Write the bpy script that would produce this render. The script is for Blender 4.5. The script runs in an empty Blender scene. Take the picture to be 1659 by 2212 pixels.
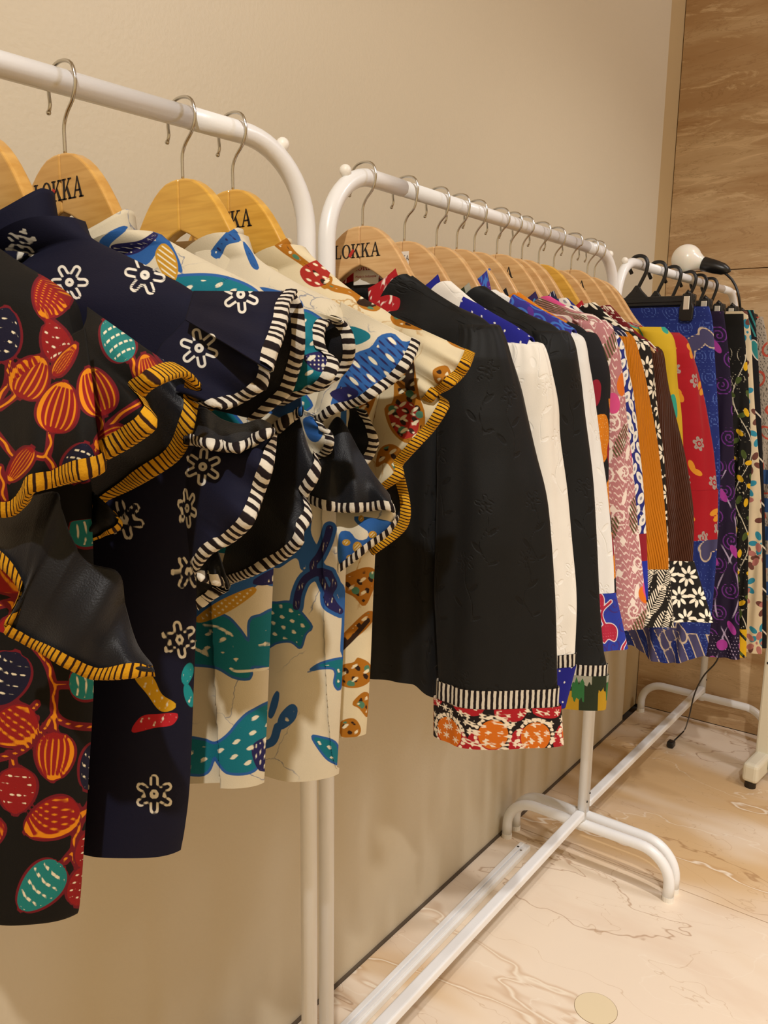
import bpy, math
import numpy as np
from mathutils import Matrix, Vector
SC = bpy.context.scene
COL = SC.collection

# ------------------------------------------------------------------ camera
IW, IH, FPX = 1659, 2212, 1746.47
CAM = np.array([0.9144, -0.6798, 1.2115])
def _rot(yaw, pitch, roll):
    f = np.array([-math.sin(yaw)*math.cos(pitch), math.cos(yaw)*math.cos(pitch), -math.sin(pitch)])
    r0 = np.cross(f, [0, 0, 1.]); r0 /= np.linalg.norm(r0); u0 = np.cross(r0, f)
    return f, math.cos(roll)*r0+math.sin(roll)*u0, -math.sin(roll)*r0+math.cos(roll)*u0
CF, CR, CU = _rot(0.6399, 0.1771, 0.0133)
cd = bpy.data.cameras.new('camera'); cam = bpy.data.objects.new('camera', cd); COL.objects.link(cam)
cd.sensor_width = 36; cd.sensor_fit = 'AUTO'; cd.lens = FPX/IH*36; cd.clip_start = .02
cam.matrix_world = Matrix([[CR[0], CU[0], -CF[0], CAM[0]], [CR[1], CU[1], -CF[1], CAM[1]], [CR[2], CU[2], -CF[2], CAM[2]], [0, 0, 0, 1]])
SC.camera = cam

def hexc(h):
    h = h.lstrip('#'); c = [int(h[i:i+2], 16)/255 for i in (0, 2, 4)]
    return tuple((x/12.92 if x <= .04045 else ((x+.055)/1.055)**2.4) for x in c)+(1,)

# ------------------------------------------------------------------ world, lamps, exposure
W = bpy.data.worlds.new('world'); SC.world = W; W.use_nodes = True
W.node_tree.nodes['Background'].inputs[0].default_value = hexc('#ffdda6')
W.node_tree.nodes['Background'].inputs[1].default_value = 0.73
SC.view_settings.view_transform = 'Standard'; SC.view_settings.look = 'None'
SC.view_settings.exposure = 0.0; SC.view_settings.gamma = 1; SC.view_settings.use_curve_mapping = False
def downlight(x, y, z, energy, tx, ty, tz, size=60, blend=.6, rad=.05, col='#fff9f4'):
    l = bpy.data.lights.new('ceiling_spot', 'SPOT'); l.energy = energy; l.color = hexc(col)[:3]
    l.spot_size = math.radians(size); l.spot_blend = blend; l.shadow_soft_size = rad
    o = bpy.data.objects.new('ceiling_spot_light', l); COL.objects.link(o); o.location = (x, y, z)
    o.rotation_euler = (Vector((tx, ty, tz))-Vector((x, y, z))).to_track_quat('-Z', 'Y').to_euler()
LAMPS = [(1.54, -1.50, 2.86, 165, .35, .80, .45, 62, .6, .03, '#fffaf4'), (1.75, .56, 2.86, 150, 1.12, .66, 0, 50, .7, .05), (1.35, 1.60, 2.86, 24, .45, 1.4, .3, 80), (2.3, 1.45, 2.86, 92, .4, 1.5, 1.2, 130, .5, .2, '#eef2ff')]  # last entry: wide cool spot added to brighten the upper wall
for L in LAMPS: downlight(*L)

# ------------------------------------------------------------------ helpers
def tag(o, label=None, cat=None, group=None, kind=None):
    if label: o['label'] = label
    if cat: o['category'] = cat
    if group: o['group'] = group
    if kind: o['kind'] = kind
    return o
def thing(name, loc, label, cat, group=None, rz=0):
    o = bpy.data.objects.new(name, None); COL.objects.link(o); o.location = loc; o.rotation_euler = (0, 0, rz)
    o.empty_display_size = .05
    return tag(o, label, cat, group)
def U(px, py, Y):
    """photo pixel -> world point on the plane y = Y"""
    d = CF+CR*((px-IW/2)/FPX)-CU*((py-IH/2)/FPX)
    return CAM+d*((Y-CAM[1])/d[1])
def UA(px, py, Y):
    d = CF+CR*((px[..., None]-IW/2)/FPX)-CU*((py[..., None]-IH/2)/FPX)
    return CAM+d*((Y-CAM[1])/d[..., 1])[..., None]
def link(name, me, mats, parent=None, smooth=True):
    for m in (mats if isinstance(mats, (list, tuple)) else [mats]): me.materials.append(m)
    o = bpy.data.objects.new(name, me); COL.objects.link(o)
    if smooth and len(me.polygons): me.polygons.foreach_set('use_smooth', [True]*len(me.polygons))
    if parent: o.parent = parent
    return o
def mesh_arr(name, V, F, attrs=None):
    me = bpy.data.meshes.new(name); V = np.asarray(V, np.float32)
    me.vertices.add(len(V)); me.vertices.foreach_set('co', V.ravel())
    F = np.asarray(F, np.int32); n, k = F.shape
    me.loops.add(n*k); me.loops.foreach_set('vertex_index', F.ravel())
    me.polygons.add(n); me.polygons.foreach_set('loop_start', np.arange(0, n*k, k, dtype=np.int32))
    me.update(calc_edges=True); me.validate()
    for a, v in (attrs or {}).items():
        at = me.attributes.new(a, 'FLOAT', 'POINT'); at.data.foreach_set('value', np.asarray(v, np.float32).ravel())
    return me
def gridF(R, C, closed):
    j = np.arange(C if closed else C-1); i = np.arange(R-1)[:, None]; j2 = (j+1) % C
    return np.stack([i*C+j, i*C+j2, (i+1)*C+j2, (i+1)*C+j], -1).reshape(-1, 4)
def grid(name, P, mats, parent, closed=False, attrs=None, solid=0, solid_mat=0, off=0):
    """P: rows x cols x 3 in world space -> one mesh under its parent"""
    R, C, _ = P.shape
    loc = np.array(parent.location) if parent else np.zeros(3)
    q = parent
    if parent and parent.parent: loc = loc+np.array(parent.parent.location)
    o = link(name, mesh_arr(name, P.reshape(-1, 3)-loc, gridF(R, C, closed), attrs), mats, parent)
    if solid:
        m = o.modifiers.new('thickness', 'SOLIDIFY'); m.thickness = solid; m.offset = off; m.material_offset = solid_mat; m.use_even_offset = False
    return o
def tube_arr(path, r, n=12, flat=None):
    path = np.asarray(path, float); N = len(path); r = np.broadcast_to(np.asarray(r, float), (N,))
    T = np.gradient(path, axis=0); T /= np.linalg.norm(T, axis=1)[:, None]+1e-12
    ref = np.array([0, 0, 1.]) if abs(T[0][2]) < .9 else np.array([1., 0, 0])
    V = []; a = np.cross(T[0], ref); a /= np.linalg.norm(a)
    ang = np.arange(n)/n*2*math.pi
    for i in range(N):
        a = a-T[i]*(a@T[i]); a /= np.linalg.norm(a); b = np.cross(T[i], a)
        V.append(path[i]+r[i]*(np.cos(ang)[:, None]*a*(flat or 1)+np.sin(ang)[:, None]*b))
    return np.array(V)
def join(parts):
    V = []; F = []; k = 0
    for v, f in parts: V.append(np.asarray(v).reshape(-1, 3)); F.append(np.asarray(f)+k); k += len(V[-1])
    return np.concatenate(V), np.concatenate(F)
def capped(P):
    """tube rows -> verts, quads with end caps"""
    R, C, _ = P.shape; V = np.concatenate([P.reshape(-1, 3), P[:1].mean(1), P[-1:].mean(1)])
    F = gridF(R, C, True); j = np.arange(C); j2 = (j+1) % C
    c0 = np.stack([j2, j, np.full(C, R*C), np.full(C, R*C)], -1); c1 = np.stack([(R-1)*C+j, (R-1)*C+j2, np.full(C, R*C+1), np.full(C, R*C+1)], -1)
    return V, F, np.concatenate([c0, c1])[:, :3]
def tube(name, path, r, mat, parent, n=12, flat=None):
    P = tube_arr(path, r, n, flat); V, F, T = capped(P)
    return polyobj(name, V, [tuple(f) for f in F]+[tuple(t) for t in T], mat, parent)
def polyobj(name, V, F, mat, parent, smooth=True):
    loc = np.zeros(3)
    if parent: loc = np.array(parent.location)+(np.array(parent.parent.location) if parent.parent else 0)
    me = bpy.data.meshes.new(name); me.from_pydata((np.asarray(V)-loc).tolist(), [], [tuple(int(i) for i in f) for f in F]); me.update()
    return link(name, me, mat, parent, smooth)
def box(name, lo, hi, mat, parent, bev=0):
    (a, b, c), (d, e, f) = lo, hi
    V = [(a, b, c), (d, b, c), (d, e, c), (a, e, c), (a, b, f), (d, b, f), (d, e, f), (a, e, f)]
    F = [(0, 3, 2, 1), (4, 5, 6, 7), (0, 1, 5, 4), (1, 2, 6, 5), (2, 3, 7, 6), (3, 0, 4, 7)]
    o = polyobj(name, V, F, mat, parent, False)
    if bev: m = o.modifiers.new('bevel', 'BEVEL'); m.width = bev; m.segments = 2
    return o
def prism(name, pts, map3, th, mat, parent, bev=0):
    """2d outline -> solid; map3(a, b, depth) gives the world point"""
    n = len(pts); V = [map3(a, b, -th/2) for a, b in pts]+[map3(a, b, th/2) for a, b in pts]
    F = [tuple(range(n)), tuple(range(2*n-1, n-1, -1))]+[(i, n+i, n+(i+1) % n, (i+1) % n) for i in range(n)]
    o = polyobj(name, V, F, mat, parent, False)
    if bev: m = o.modifiers.new('bevel', 'BEVEL'); m.width = bev; m.segments = 3; m.limit_method = 'ANGLE'; m.angle_limit = .9
    return o
def arc_fillet(pts, rad, n=8):
    """polyline with rounded corners"""
    pts = [np.asarray(p, float) for p in pts]; out = [pts[0]]
    rr = rad if isinstance(rad, (list, tuple)) else [rad]*(len(pts)-2)
    for i in range(1, len(pts)-1):
        a, b, c = pts[i-1], pts[i], pts[i+1]; d = rr[i-1]
        p0 = b+(a-b)/np.linalg.norm(a-b)*d; p2 = b+(c-b)/np.linalg.norm(c-b)*d
        # circular-ish arc
        for t in np.linspace(0, 1, n+1):
            w = .5**.5; k = (1-t)**2+2*t*(1-t)*w+t*t
            out.append(((1-t)**2*p0+2*t*(1-t)*w*b+t*t*p2)/k)
    out.append(pts[-1]); return np.array(out)
def cr(pts, n, closed=False):
    """centripetal-free Catmull-Rom resampled evenly by arc length"""
    P = np.asarray(pts, float)
    Q = np.concatenate([P[-1:], P, P[:2]]) if closed else np.concatenate([2*P[:1]-P[1:2], P, 2*P[-1:]-P[-2:-1]])
    t = np.linspace(0, 1, 13)[:-1][:, None]; out = []
    for i in range(1, len(Q)-2):
        p0, p1, p2, p3 = Q[i-1:i+3]
        out.append(.5*((2*p1)+(-p0+p2)*t+(2*p0-5*p1+4*p2-p3)*t*t+(-p0+3*p1-3*p2+p3)*t**3))
    out = np.concatenate(out+[Q[-2:-1]])
    d = np.concatenate([[0], np.cumsum(np.linalg.norm(np.diff(out[:, :2], axis=0), axis=1))])
    x = np.linspace(0, d[-1], n)
    return np.stack([np.interp(x, d, out[:, k]) for k in range(out.shape[1])], -1)
def sst(x): x = np.clip(x, 0, 1); return x*x*(3-2*x)

# ------------------------------------------------------------------ signed-distance drawing kit (positive inside, metres)
def sd_poly(u, v, pts, smooth=True):
    P = np.asarray(pts, float)
    if smooth: P = cr(P, max(24, 5*len(P)), True)[:-1]
    Q = np.roll(P, -1, 0); d = np.full(u.shape, 1e9); ins = np.zeros(u.shape, bool)
    for (ax, ay), (bx, by) in zip(P, Q):
        ex, ey = bx-ax, by-ay; wx, wy = u-ax, v-ay
        t = np.clip((wx*ex+wy*ey)/(ex*ex+ey*ey+1e-14), 0, 1)
        d = np.minimum(d, (wx-ex*t)**2+(wy-ey*t)**2)
        c = (ay > v) != (by > v)
        with np.errstate(all='ignore'): ins ^= c & (u < ex*(v-ay)/(by-ay+1e-15)+ax)
    return np.where(ins, 1, -1)*np.sqrt(d)
def sd_line(u, v, pts, w, smooth=True):
    P = np.asarray(pts, float)
    if smooth and len(P) > 2: P = cr(P, 5*len(P))
    d = np.full(u.shape, 1e9)
    for (ax, ay), (bx, by) in zip(P[:-1], P[1:]):
        ex, ey = bx-ax, by-ay; wx, wy = u-ax, v-ay
        t = np.clip((wx*ex+wy*ey)/(ex*ex+ey*ey+1e-14), 0, 1)
        d = np.minimum(d, (wx-ex*t)**2+(wy-ey*t)**2)
    return w-np.sqrt(d)
def sd_disc(u, v, c, r): return r-np.hypot(u-c[0], v-c[1])
def loc2(u, v, c, ang):
    ca, sa = math.cos(ang), math.sin(ang); x, y = u-c[0], v-c[1]
    return x*ca+y*sa, -x*sa+y*ca
def sd_ell(u, v, c, a, b, ang=0):
    x, y = loc2(u, v, c, ang); k = np.hypot(x/a, y/b)+1e-9
    return (1-k)*min(a, b)
def mx(*a):
    r = a[0]
    for b in a[1:]: r = np.maximum(r, b)
    return r
def stripes(q, period, duty=.5): # q metres -> sdf of stripes
    f = np.abs((q/period) % 1-.5)*period
    return duty*period/2-f
def flower_line(u, v, c, R, ang=0, w=.0017, n=6):
    """batik flower: ring centre and open loop petals"""
    r = np.hypot(u-c[0], v-c[1]); out = np.minimum(sd_disc(u, v, c, R*.24), r-R*.075)
    for k in range(n):
        x, y = loc2(u, v, c, ang+k*2*math.pi/n)
        t = np.clip(x, R*.30, R*.80); d = np.hypot(x-t, y)
        out = mx(out, np.minimum(w-np.abs(d-R*.17), x-R*.42))
    return out
def daisy(u, v, c, R, ang=0, n=8, a=.30, b=.12):
    out = sd_disc(u, v, c, R*.10)
    for k in range(n):
        x, y = loc2(u, v, c, ang+k*2*math.pi/n)
        out = mx(out, sd_ell(x, y, (R*.62, 0), R*.36, R*b*1.25))
    return out
def spiral(u, v, c, R, w, turns=2.2, ang=0, flip=1):
    x, y = loc2(u, v, c, ang); y = y*flip; r = np.hypot(x, y); th = np.arctan2(y, x)/(2*math.pi)
    p = R/turns; k = np.round(r/p-th); rr = (k+th)*p
    return np.minimum(w-np.abs(r-rr), R-r)
def lattice(u, v, cell, jitter, seed, fn, brick=.5):
    """call fn(u, v, centre, rng) on every cell of a jittered lattice and take the union"""
    out = np.full(u.shape, -1.); i0, i1 = int(np.floor(u.min()/cell[0]))-1, int(np.ceil(u.max()/cell[0]))+1
    j0, j1 = int(np.floor(v.min()/cell[1]))-1, int(np.ceil(v.max()/cell[1]))+1
    shp = u.shape; u = u.ravel(); v = v.ravel(); out = out.ravel()
    for j in range(j0, j1+1):
        row = np.nonzero(np.abs(v-j*cell[1]) < cell[1]*(1.1+jitter))[0]
        if not len(row): continue
        ur = u[row]; od = np.argsort(ur); row = row[od]; ur = ur[od]
        for i in range(i0, i1+1):
            rg = np.random.RandomState((i*7919+j*104729+seed*31) % 2**31)
            c = ((i+brick*(j % 2)+jitter*rg.uniform(-1, 1))*cell[0], (j+jitter*rg.uniform(-1, 1))*cell[1])
            a_, b_ = np.searchsorted(ur, [c[0]-cell[0]*1.1, c[0]+cell[0]*1.1])
            if b_ <= a_: continue
            m = row[a_:b_]; m = m[np.abs(v[m]-c[1]) < cell[1]*1.1]
            if len(m): out[m] = np.maximum(out[m], fn(u[m], v[m], c, rg))
    out = out.reshape(shp)
    return out

# ------------------------------------------------------------------ materials
def nt(name):
    m = bpy.data.materials.new(name); m.use_nodes = True; t = m.node_tree; return m, t, t.nodes, t.links, t.nodes['Principled BSDF']
def plain(name, col, rough=.5, metal=0, spec=.5, bump=0, bscale=200, coat=0):
    m, t, N, L, b = nt(name); b.inputs['Base Color'].default_value = hexc(col); b.inputs['Roughness'].default_value = rough
    b.inputs['Metallic'].default_value = metal; b.inputs['Specular IOR Level'].default_value = spec; b.inputs['Coat Weight'].default_value = coat
    if bump:
        tc = N.new('ShaderNodeTexCoord'); n = N.new('ShaderNodeTexNoise'); n.inputs['Scale'].default_value = bscale
        L.new(tc.outputs['Object'], n.inputs['Vector']); bp = N.new('ShaderNodeBump'); bp.inputs['Strength'].default_value = bump; bp.inputs['Distance'].default_value = .002
        L.new(n.outputs['Fac'], bp.inputs['Height']); L.new(bp.outputs['Normal'], b.inputs['Normal'])
    return m
def mixc(N, L, fac, a, b):
    x = N.new('ShaderNodeMix'); x.data_type = 'RGBA'
    for k, s in ((0, fac), (6, a), (7, b)):
        if isinstance(s, (tuple, list, float, int)): x.inputs[k].default_value = s
        else: L.new(s, x.inputs[k])
    return x.outputs[2]
def math2(N, L, op, a, b=0, c=0):
    x = N.new('ShaderNodeMath'); x.operation = op
    for k, s in enumerate((a, b, c)):
        if isinstance(s, (float, int)): x.inputs[k].default_value = s
        else: L.new(s, x.inputs[k])
    return x.outputs[0]
def ramp01(N, L, v, lo, hi):
    x = N.new('ShaderNodeMapRange'); x.interpolation_type = 'SMOOTHSTEP'
    L.new(v, x.inputs[0]); x.inputs[1].default_value = lo; x.inputs[2].default_value = hi
    return x.outputs[0]
def fabric(name, base, layers=(), rough=.82, crackle=None, wrinkle=.25, weave=.25, sheen=.0, emboss=None, vary=.10, w=.0004, ribs=0, wscale=9, noisecol=None):
    """cloth: base colour, then one flat colour for each printed layer (a signed distance stored on the mesh)"""
    m, t, N, L, b = nt(name); tc = N.new('ShaderNodeTexCoord'); obj = tc.outputs['Object']
    col = hexc(base)
    if noisecol:
        n = N.new('ShaderNodeTexNoise'); n.inputs['Scale'].default_value = noisecol[1]; n.inputs['Detail'].default_value = 3; L.new(obj, n.inputs['Vector'])
        col = mixc(N, L, ramp01(N, L, n.outputs['Fac'], .45, .62), col, hexc(noisecol[0]))
    if crackle:
        cc, cs, cw = crackle
        nn = N.new('ShaderNodeTexNoise'); nn.inputs['Scale'].default_value = 14; nn.inputs['Detail'].default_value = 5; L.new(obj, nn.inputs['Vector'])
        vm = N.new('ShaderNodeVectorMath'); vm.operation = 'MULTIPLY_ADD'; L.new(nn.outputs['Color'], vm.inputs[0]); vm.inputs[1].default_value = (.09,)*3; L.new(obj, vm.inputs[2])
        vo = N.new('ShaderNodeTexVoronoi'); vo.feature = 'DISTANCE_TO_EDGE'; vo.inputs['Scale'].default_value = cs; L.new(vm.outputs[0], vo.inputs['Vector'])
        n2 = N.new('ShaderNodeTexNoise'); n2.inputs['Scale'].default_value = 26; L.new(obj, n2.inputs['Vector'])
        k = math2(N, L, 'MULTIPLY', math2(N, L, 'SUBTRACT', 1., ramp01(N, L, vo.outputs['Distance'], 0., cw)), ramp01(N, L, n2.outputs['Fac'], .46, .62))
        col = mixc(N, L, math2(N, L, 'MULTIPLY', k, .75), col, hexc(cc))
    hsum = None
    for a, c in layers:
        at = N.new('ShaderNodeAttribute'); at.attribute_name = a
        f = ramp01(N, L, at.outputs['Fac'], -w, w); col = mixc(N, L, f, col, hexc(c))
    if vary:
        n = N.new('ShaderNodeTexNoise'); n.inputs['Scale'].default_value = 30; n.inputs['Detail'].default_value = 4; L.new(obj, n.inputs['Vector'])
        hv = N.new('ShaderNodeHueSaturation'); L.new(math2(N, L, 'MULTIPLY_ADD', n.outputs['Fac'], vary*2, 1-vary), hv.inputs['Value'])
        if isinstance(col, tuple): hv.inputs['Color'].default_value = col
        else: L.new(col, hv.inputs['Color'])
        col = hv.outputs['Color']
    if isinstance(col, tuple): b.inputs['Base Color'].default_value = col
    else: L.new(col, b.inputs['Base Color'])
    b.inputs['Roughness'].default_value = rough; b.inputs['Specular IOR Level'].default_value = .25
    b.inputs['Sheen Weight'].default_value = sheen; b.inputs['Sheen Roughness'].default_value = .4
    # wrinkles + weave + embroidery relief
    mp = N.new('ShaderNodeMapping'); mp.inputs['Scale'].default_value = (1.2, 1.2, .5); L.new(obj, mp.inputs['Vector'])
    n = N.new('ShaderNodeTexNoise'); n.inputs['Scale'].default_value = wscale; n.inputs['Detail'].default_value = 2; n.inputs['Distortion'].default_value = .15; L.new(mp.outputs[0], n.inputs['Vector'])
    b1 = N.new('ShaderNodeBump'); b1.inputs['Strength'].default_value = wrinkle; b1.inputs['Distance'].default_value = .014; L.new(n.outputs['Fac'], b1.inputs['Height'])
    wv = N.new('ShaderNodeTexNoise'); wv.inputs['Scale'].default_value = 900; L.new(obj, wv.inputs['Vector'])
    b2 = N.new('ShaderNodeBump'); b2.inputs['Strength'].default_value = weave; b2.inputs['Distance'].default_value = .0006; L.new(wv.outputs['Fac'], b2.inputs['Height']); L.new(b1.outputs[0], b2.inputs['Normal'])
    last = b2
    if ribs:
        at = N.new('ShaderNodeAttribute'); at.attribute_name = 'rib'
        s = math2(N, L, 'SINE', math2(N, L, 'MULTIPLY', at.outputs['Fac'], 2*math.pi/ribs))
        b4 = N.new('ShaderNodeBump'); b4.inputs['Strength'].default_value = .8; b4.inputs['Distance'].default_value = ribs*.4; L.new(s, b4.inputs['Height']); L.new(last.outputs[0], b4.inputs['Normal']); last = b4
    if emboss:
        at = N.new('ShaderNodeAttribute'); at.attribute_name = emboss
        h = ramp01(N, L, at.outputs['Fac'], -.0008, .0008)
        b3 = N.new('ShaderNodeBump'); b3.inputs['Strength'].default_value = .6; b3.inputs['Distance'].default_value = .0010; L.new(h, b3.inputs['Height']); L.new(last.outputs[0], b3.inputs['Normal']); last = b3
    L.new(last.outputs[0], b.inputs['Normal'])
    return m
def stripe_mat(name, c1, c2, period, duty=.5):
    m, t, N, L, b = nt(name); at = N.new('ShaderNodeAttribute'); at.attribute_name = 'arc'
    nz = N.new('ShaderNodeTexNoise'); nz.inputs['Scale'].default_value = 120; tc = N.new('ShaderNodeTexCoord'); L.new(tc.outputs['Object'], nz.inputs['Vector'])
    q = math2(N, L, 'ADD', math2(N, L, 'DIVIDE', at.outputs['Fac'], period), math2(N, L, 'MULTIPLY', nz.outputs['Fac'], .25))
    f = math2(N, L, 'ABSOLUTE', math2(N, L, 'SUBTRACT', math2(N, L, 'FRACT', q), .5))
    k = ramp01(N, L, f, duty/2-.04, duty/2+.04)
    col = mixc(N, L, k, hexc(c2), hexc(c1))
    L.new(col, b.inputs['Base Color']); b.inputs['Roughness'].default_value = .85; b.inputs['Specular IOR Level'].default_value = .2
    wv = N.new('ShaderNodeTexNoise'); wv.inputs['Scale'].default_value = 700; L.new(tc.outputs['Object'], wv.inputs['Vector'])
    b1 = N.new('ShaderNodeBump'); b1.inputs['Strength'].default_value = .4; b1.inputs['Distance'].default_value = .0008; L.new(wv.outputs['Fac'], b1.inputs['Height']); L.new(b1.outputs[0], b.inputs['Normal'])
    return m
# ------------------------------------------------------------------ setting
def paint_mat(name, col, rough=.42):
    m, t, N, L, b = nt(name); tc = N.new('ShaderNodeTexCoord')
    n = N.new('ShaderNodeTexNoise'); n.inputs['Scale'].default_value = 1.6; n.inputs['Detail'].default_value = 4; L.new(tc.outputs['Object'], n.inputs['Vector'])
    hv = N.new('ShaderNodeHueSaturation'); hv.inputs['Color'].default_value = hexc(col)
    L.new(math2(N, L, 'MULTIPLY_ADD', n.outputs['Fac'], .08, .96), hv.inputs['Value']); L.new(hv.outputs[0], b.inputs['Base Color'])
    b.inputs['Roughness'].default_value = rough; b.inputs['Specular IOR Level'].default_value = .3
    n2 = N.new('ShaderNodeTexNoise'); n2.inputs['Scale'].default_value = 160; n2.inputs['Detail'].default_value = 3; L.new(tc.outputs['Object'], n2.inputs['Vector'])
    bp = N.new('ShaderNodeBump'); bp.inputs['Strength'].default_value = .18; bp.inputs['Distance'].default_value = .002; L.new(n2.outputs['Fac'], bp.inputs['Height']); L.new(bp.outputs[0], b.inputs['Normal'])
    return m
def floor_marble():
    m, t, N, L, b = nt('cream_marble'); tc = N.new('ShaderNodeTexCoord'); o = tc.outputs['Object']
    mp = N.new('ShaderNodeMapping'); mp.inputs['Rotation'].default_value = (0, 0, math.radians(-24)); mp.inputs['Scale'].default_value = (1, 2.3, 1); L.new(o, mp.inputs[0])
    def noise(sc, det=5, dist=0, src=None, rg=.55):
        n = N.new('ShaderNodeTexNoise'); n.inputs['Scale'].default_value = sc; n.inputs['Detail'].default_value = det; n.inputs['Distortion'].default_value = dist; n.inputs['Roughness'].default_value = rg
        L.new(src or mp.outputs[0], n.inputs['Vector']); return n.outputs['Fac']
    col = mixc(N, L, ramp01(N, L, noise(.9, 3, .4), .45, .60), hexc('#efe0cc'), hexc('#d9b98c'))
    col = mixc(N, L, math2(N, L, 'MULTIPLY', ramp01(N, L, noise(2.6, 4, .6), .48, .70), .5), col, hexc('#e3cdb6'))
    def vein(sc, det, dist, wid, c, k, col, lvl=.5, rg=.5):
        n = noise(sc, det, dist, None, rg); d = math2(N, L, 'ABSOLUTE', math2(N, L, 'SUBTRACT', n, lvl))
        f = math2(N, L, 'SUBTRACT', 1., ramp01(N, L, d, 0., wid)); return mixc(N, L, math2(N, L, 'MULTIPLY', f, k), col, hexc(c))
    col = vein(.8, 5, .3, .013, '#b98a52', .5, col)
    col = vein(.8, 5, .3, .0042, '#f6ebd8', .9, col)
    col = vein(1.5, 5, .4, .004, '#f4e8d6', .6, col, .46)
    col = vein(1.2, 5, .5, .0035, '#9c6f44', .55, col, .56)
    col = vein(3.0, 4, .5, .003, '#b48f62', .35, col, .5)
    vo = noise(420, 2, 0, o); col = mixc(N, L, math2(N, L, 'MULTIPLY', ramp01(N, L, vo, .72, .8), .25), col, hexc('#7b6750'))
    L.new(col, b.inputs['Base Color']); b.inputs['Roughness'].default_value = .32; b.inputs['Specular IOR Level'].default_value = .4
    return m
def travertine():
    m, t, N, L, b = nt('travertine_wall'); tc = N.new('ShaderNodeTexCoord'); o = tc.outputs['Object']
    mp = N.new('ShaderNodeMapping'); mp.inputs['Scale'].default_value = (1.2, 1.2, 7); mp.inputs['Rotation'].default_value = (0, math.radians(-5), 0); L.new(o, mp.inputs[0])
    def noise(sc, det=6, dist=0, rg=.6):
        n = N.new('ShaderNodeTexNoise'); n.inputs['Scale'].default_value = sc; n.inputs['Detail'].default_value = det; n.inputs['Distortion'].default_value = dist; n.inputs['Roughness'].default_value = rg
        L.new(mp.outputs[0], n.inputs['Vector']); return n.outputs['Fac']
    col = mixc(N, L, ramp01(N, L, noise(1.2, 6, .5), .36, .64), hexc('#b39168'), hexc('#cdb28c'))
    col = mixc(N, L, math2(N, L, 'MULTIPLY', ramp01(N, L, noise(3.4, 8, 1.2, .7), .53, .64), .65), col, hexc('#e2c9a2'))
    d = math2(N, L, 'ABSOLUTE', math2(N, L, 'SUBTRACT', noise(2.3, 8, .9, .68), .5)); f = math2(N, L, 'SUBTRACT', 1., ramp01(N, L, d, 0., .012))
    col = mixc(N, L, math2(N, L, 'MULTIPLY', f, .4), col, hexc('#8d6840'))
    L.new(col, b.inputs['Base Color']); b.inputs['Roughness'].default_value = .5; b.inputs['Specular IOR Level'].default_value = .3
    return m
M_wall = paint_mat('cream_wall_paint', '#d0c5ae'); M_strip = paint_mat('shade_tinted_wall_paint', '#bea67c', .6)  # strip tone: the weaker light on it is painted in as darker tan
M_floor = floor_marble(); M_trav = travertine(); M_joint = plain('dark_joint', '#4a4036', .9)
M_ceil = plain('ceiling_paint', '#e9e2d4', .9)
XE, YE0, YE1 = 4.2, 1.966, 2.14
wall = tag(box('wall_left', (-.14, -3.2, 0), (0, YE0, 2.9), M_wall, None), 'cream painted wall behind the clothes racks', None, None, 'structure')
tag(box('wall_strip', (-.14, YE0, 0), (-.016, YE1+.02, 2.9), M_strip, None), 'narrow strip of wall beside the travertine, shade painted in as tan', None, None, 'structure')
ew = tag(box('wall_end', (-.14, YE1+.022, 0), (XE, YE1+.16, 2.9), M_joint, None), 'travertine clad wall at the far end', None, None, 'structure')
zj = [0, .345, 1.535, 2.6, 2.9]
for i in range(4):
    for x0, x1 in ((-.014, 1.33), (1.333, 2.68), (2.683, XE)):
        box('stone_panel', (x0, YE1, zj[i]+.0012), (x1, YE1+.022, zj[i+1]-.0012), M_trav, ew, .0008)
fl = tag(box('floor', (-.14, -3.2, -.1), (XE, YE1+.16, -.012), M_joint, None), 'cream marble floor', None, None, 'structure')
ys = [-3.2, -2.46, -1.26, -.06, 1.14, YE1]; xs = [.005, 1.2, 2.4, 3.6, XE]
for a in range(5):
    for c in range(4):
        box('marble_slab', (xs[c]+.0012, ys[a]+.0012, -.012), (xs[c+1]-.0012, ys[a+1]-.0012, 0), M_floor, fl, .0008)
def disc(name, c, r, z0, z1, mat, parent, n=40):
    a = np.linspace(0, 2*math.pi, n, endpoint=False); ring = np.stack([c[0]+r*np.cos(a), c[1]+r*np.sin(a)], -1)
    V = [(x, y, z0) for x, y in ring]+[(x, y, z1) for x, y in ring]
    F = [tuple(range(n, 2*n)), tuple(range(n-1, -1, -1))]+[(i, (i+1) % n, n+(i+1) % n, n+i) for i in range(n)]
    return polyobj(name, V, F, mat, parent, False)
M_plug = plain('plug_stone', '#e7d8b6', .35)
disc('plug_joint', (.436, .668), .0408, -.004, .0003, plain('plug_joint', '#8b7355', .8), fl)
disc('round_floor_plug', (.436, .668), .040, -.004, .0006, M_plug, fl)
def downlight_fitting(x, y):
    g = thing('ceiling_downlight', (x, y, 2.9), 'round recessed ceiling downlight '+{-1.50: 'behind the camera out in the room', .56: 'above the middle rack', 1.60: 'above the farthest rack', .15: 'out in the room, nearer one', 1.45: 'added unseen out in the room to brighten the upper wall'}[y], 'downlight', 'ceiling downlights')
    P = np.array([[(x+r*math.cos(k), y+r*math.sin(k), z) for k in np.linspace(0, 2*math.pi, 28, endpoint=False)] for r, z in ((.062, 2.898), (.064, 2.892), (.050, 2.890), (.044, 2.899))])
    grid('rim', P, plain('downlight_rim', '#e8e4da', .4), g, True)
tag(box('ceiling', (-.14, -3.2, 2.9), (XE, YE1+.16, 3.0), M_ceil, None), 'white ceiling', None, None, 'structure')
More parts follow.
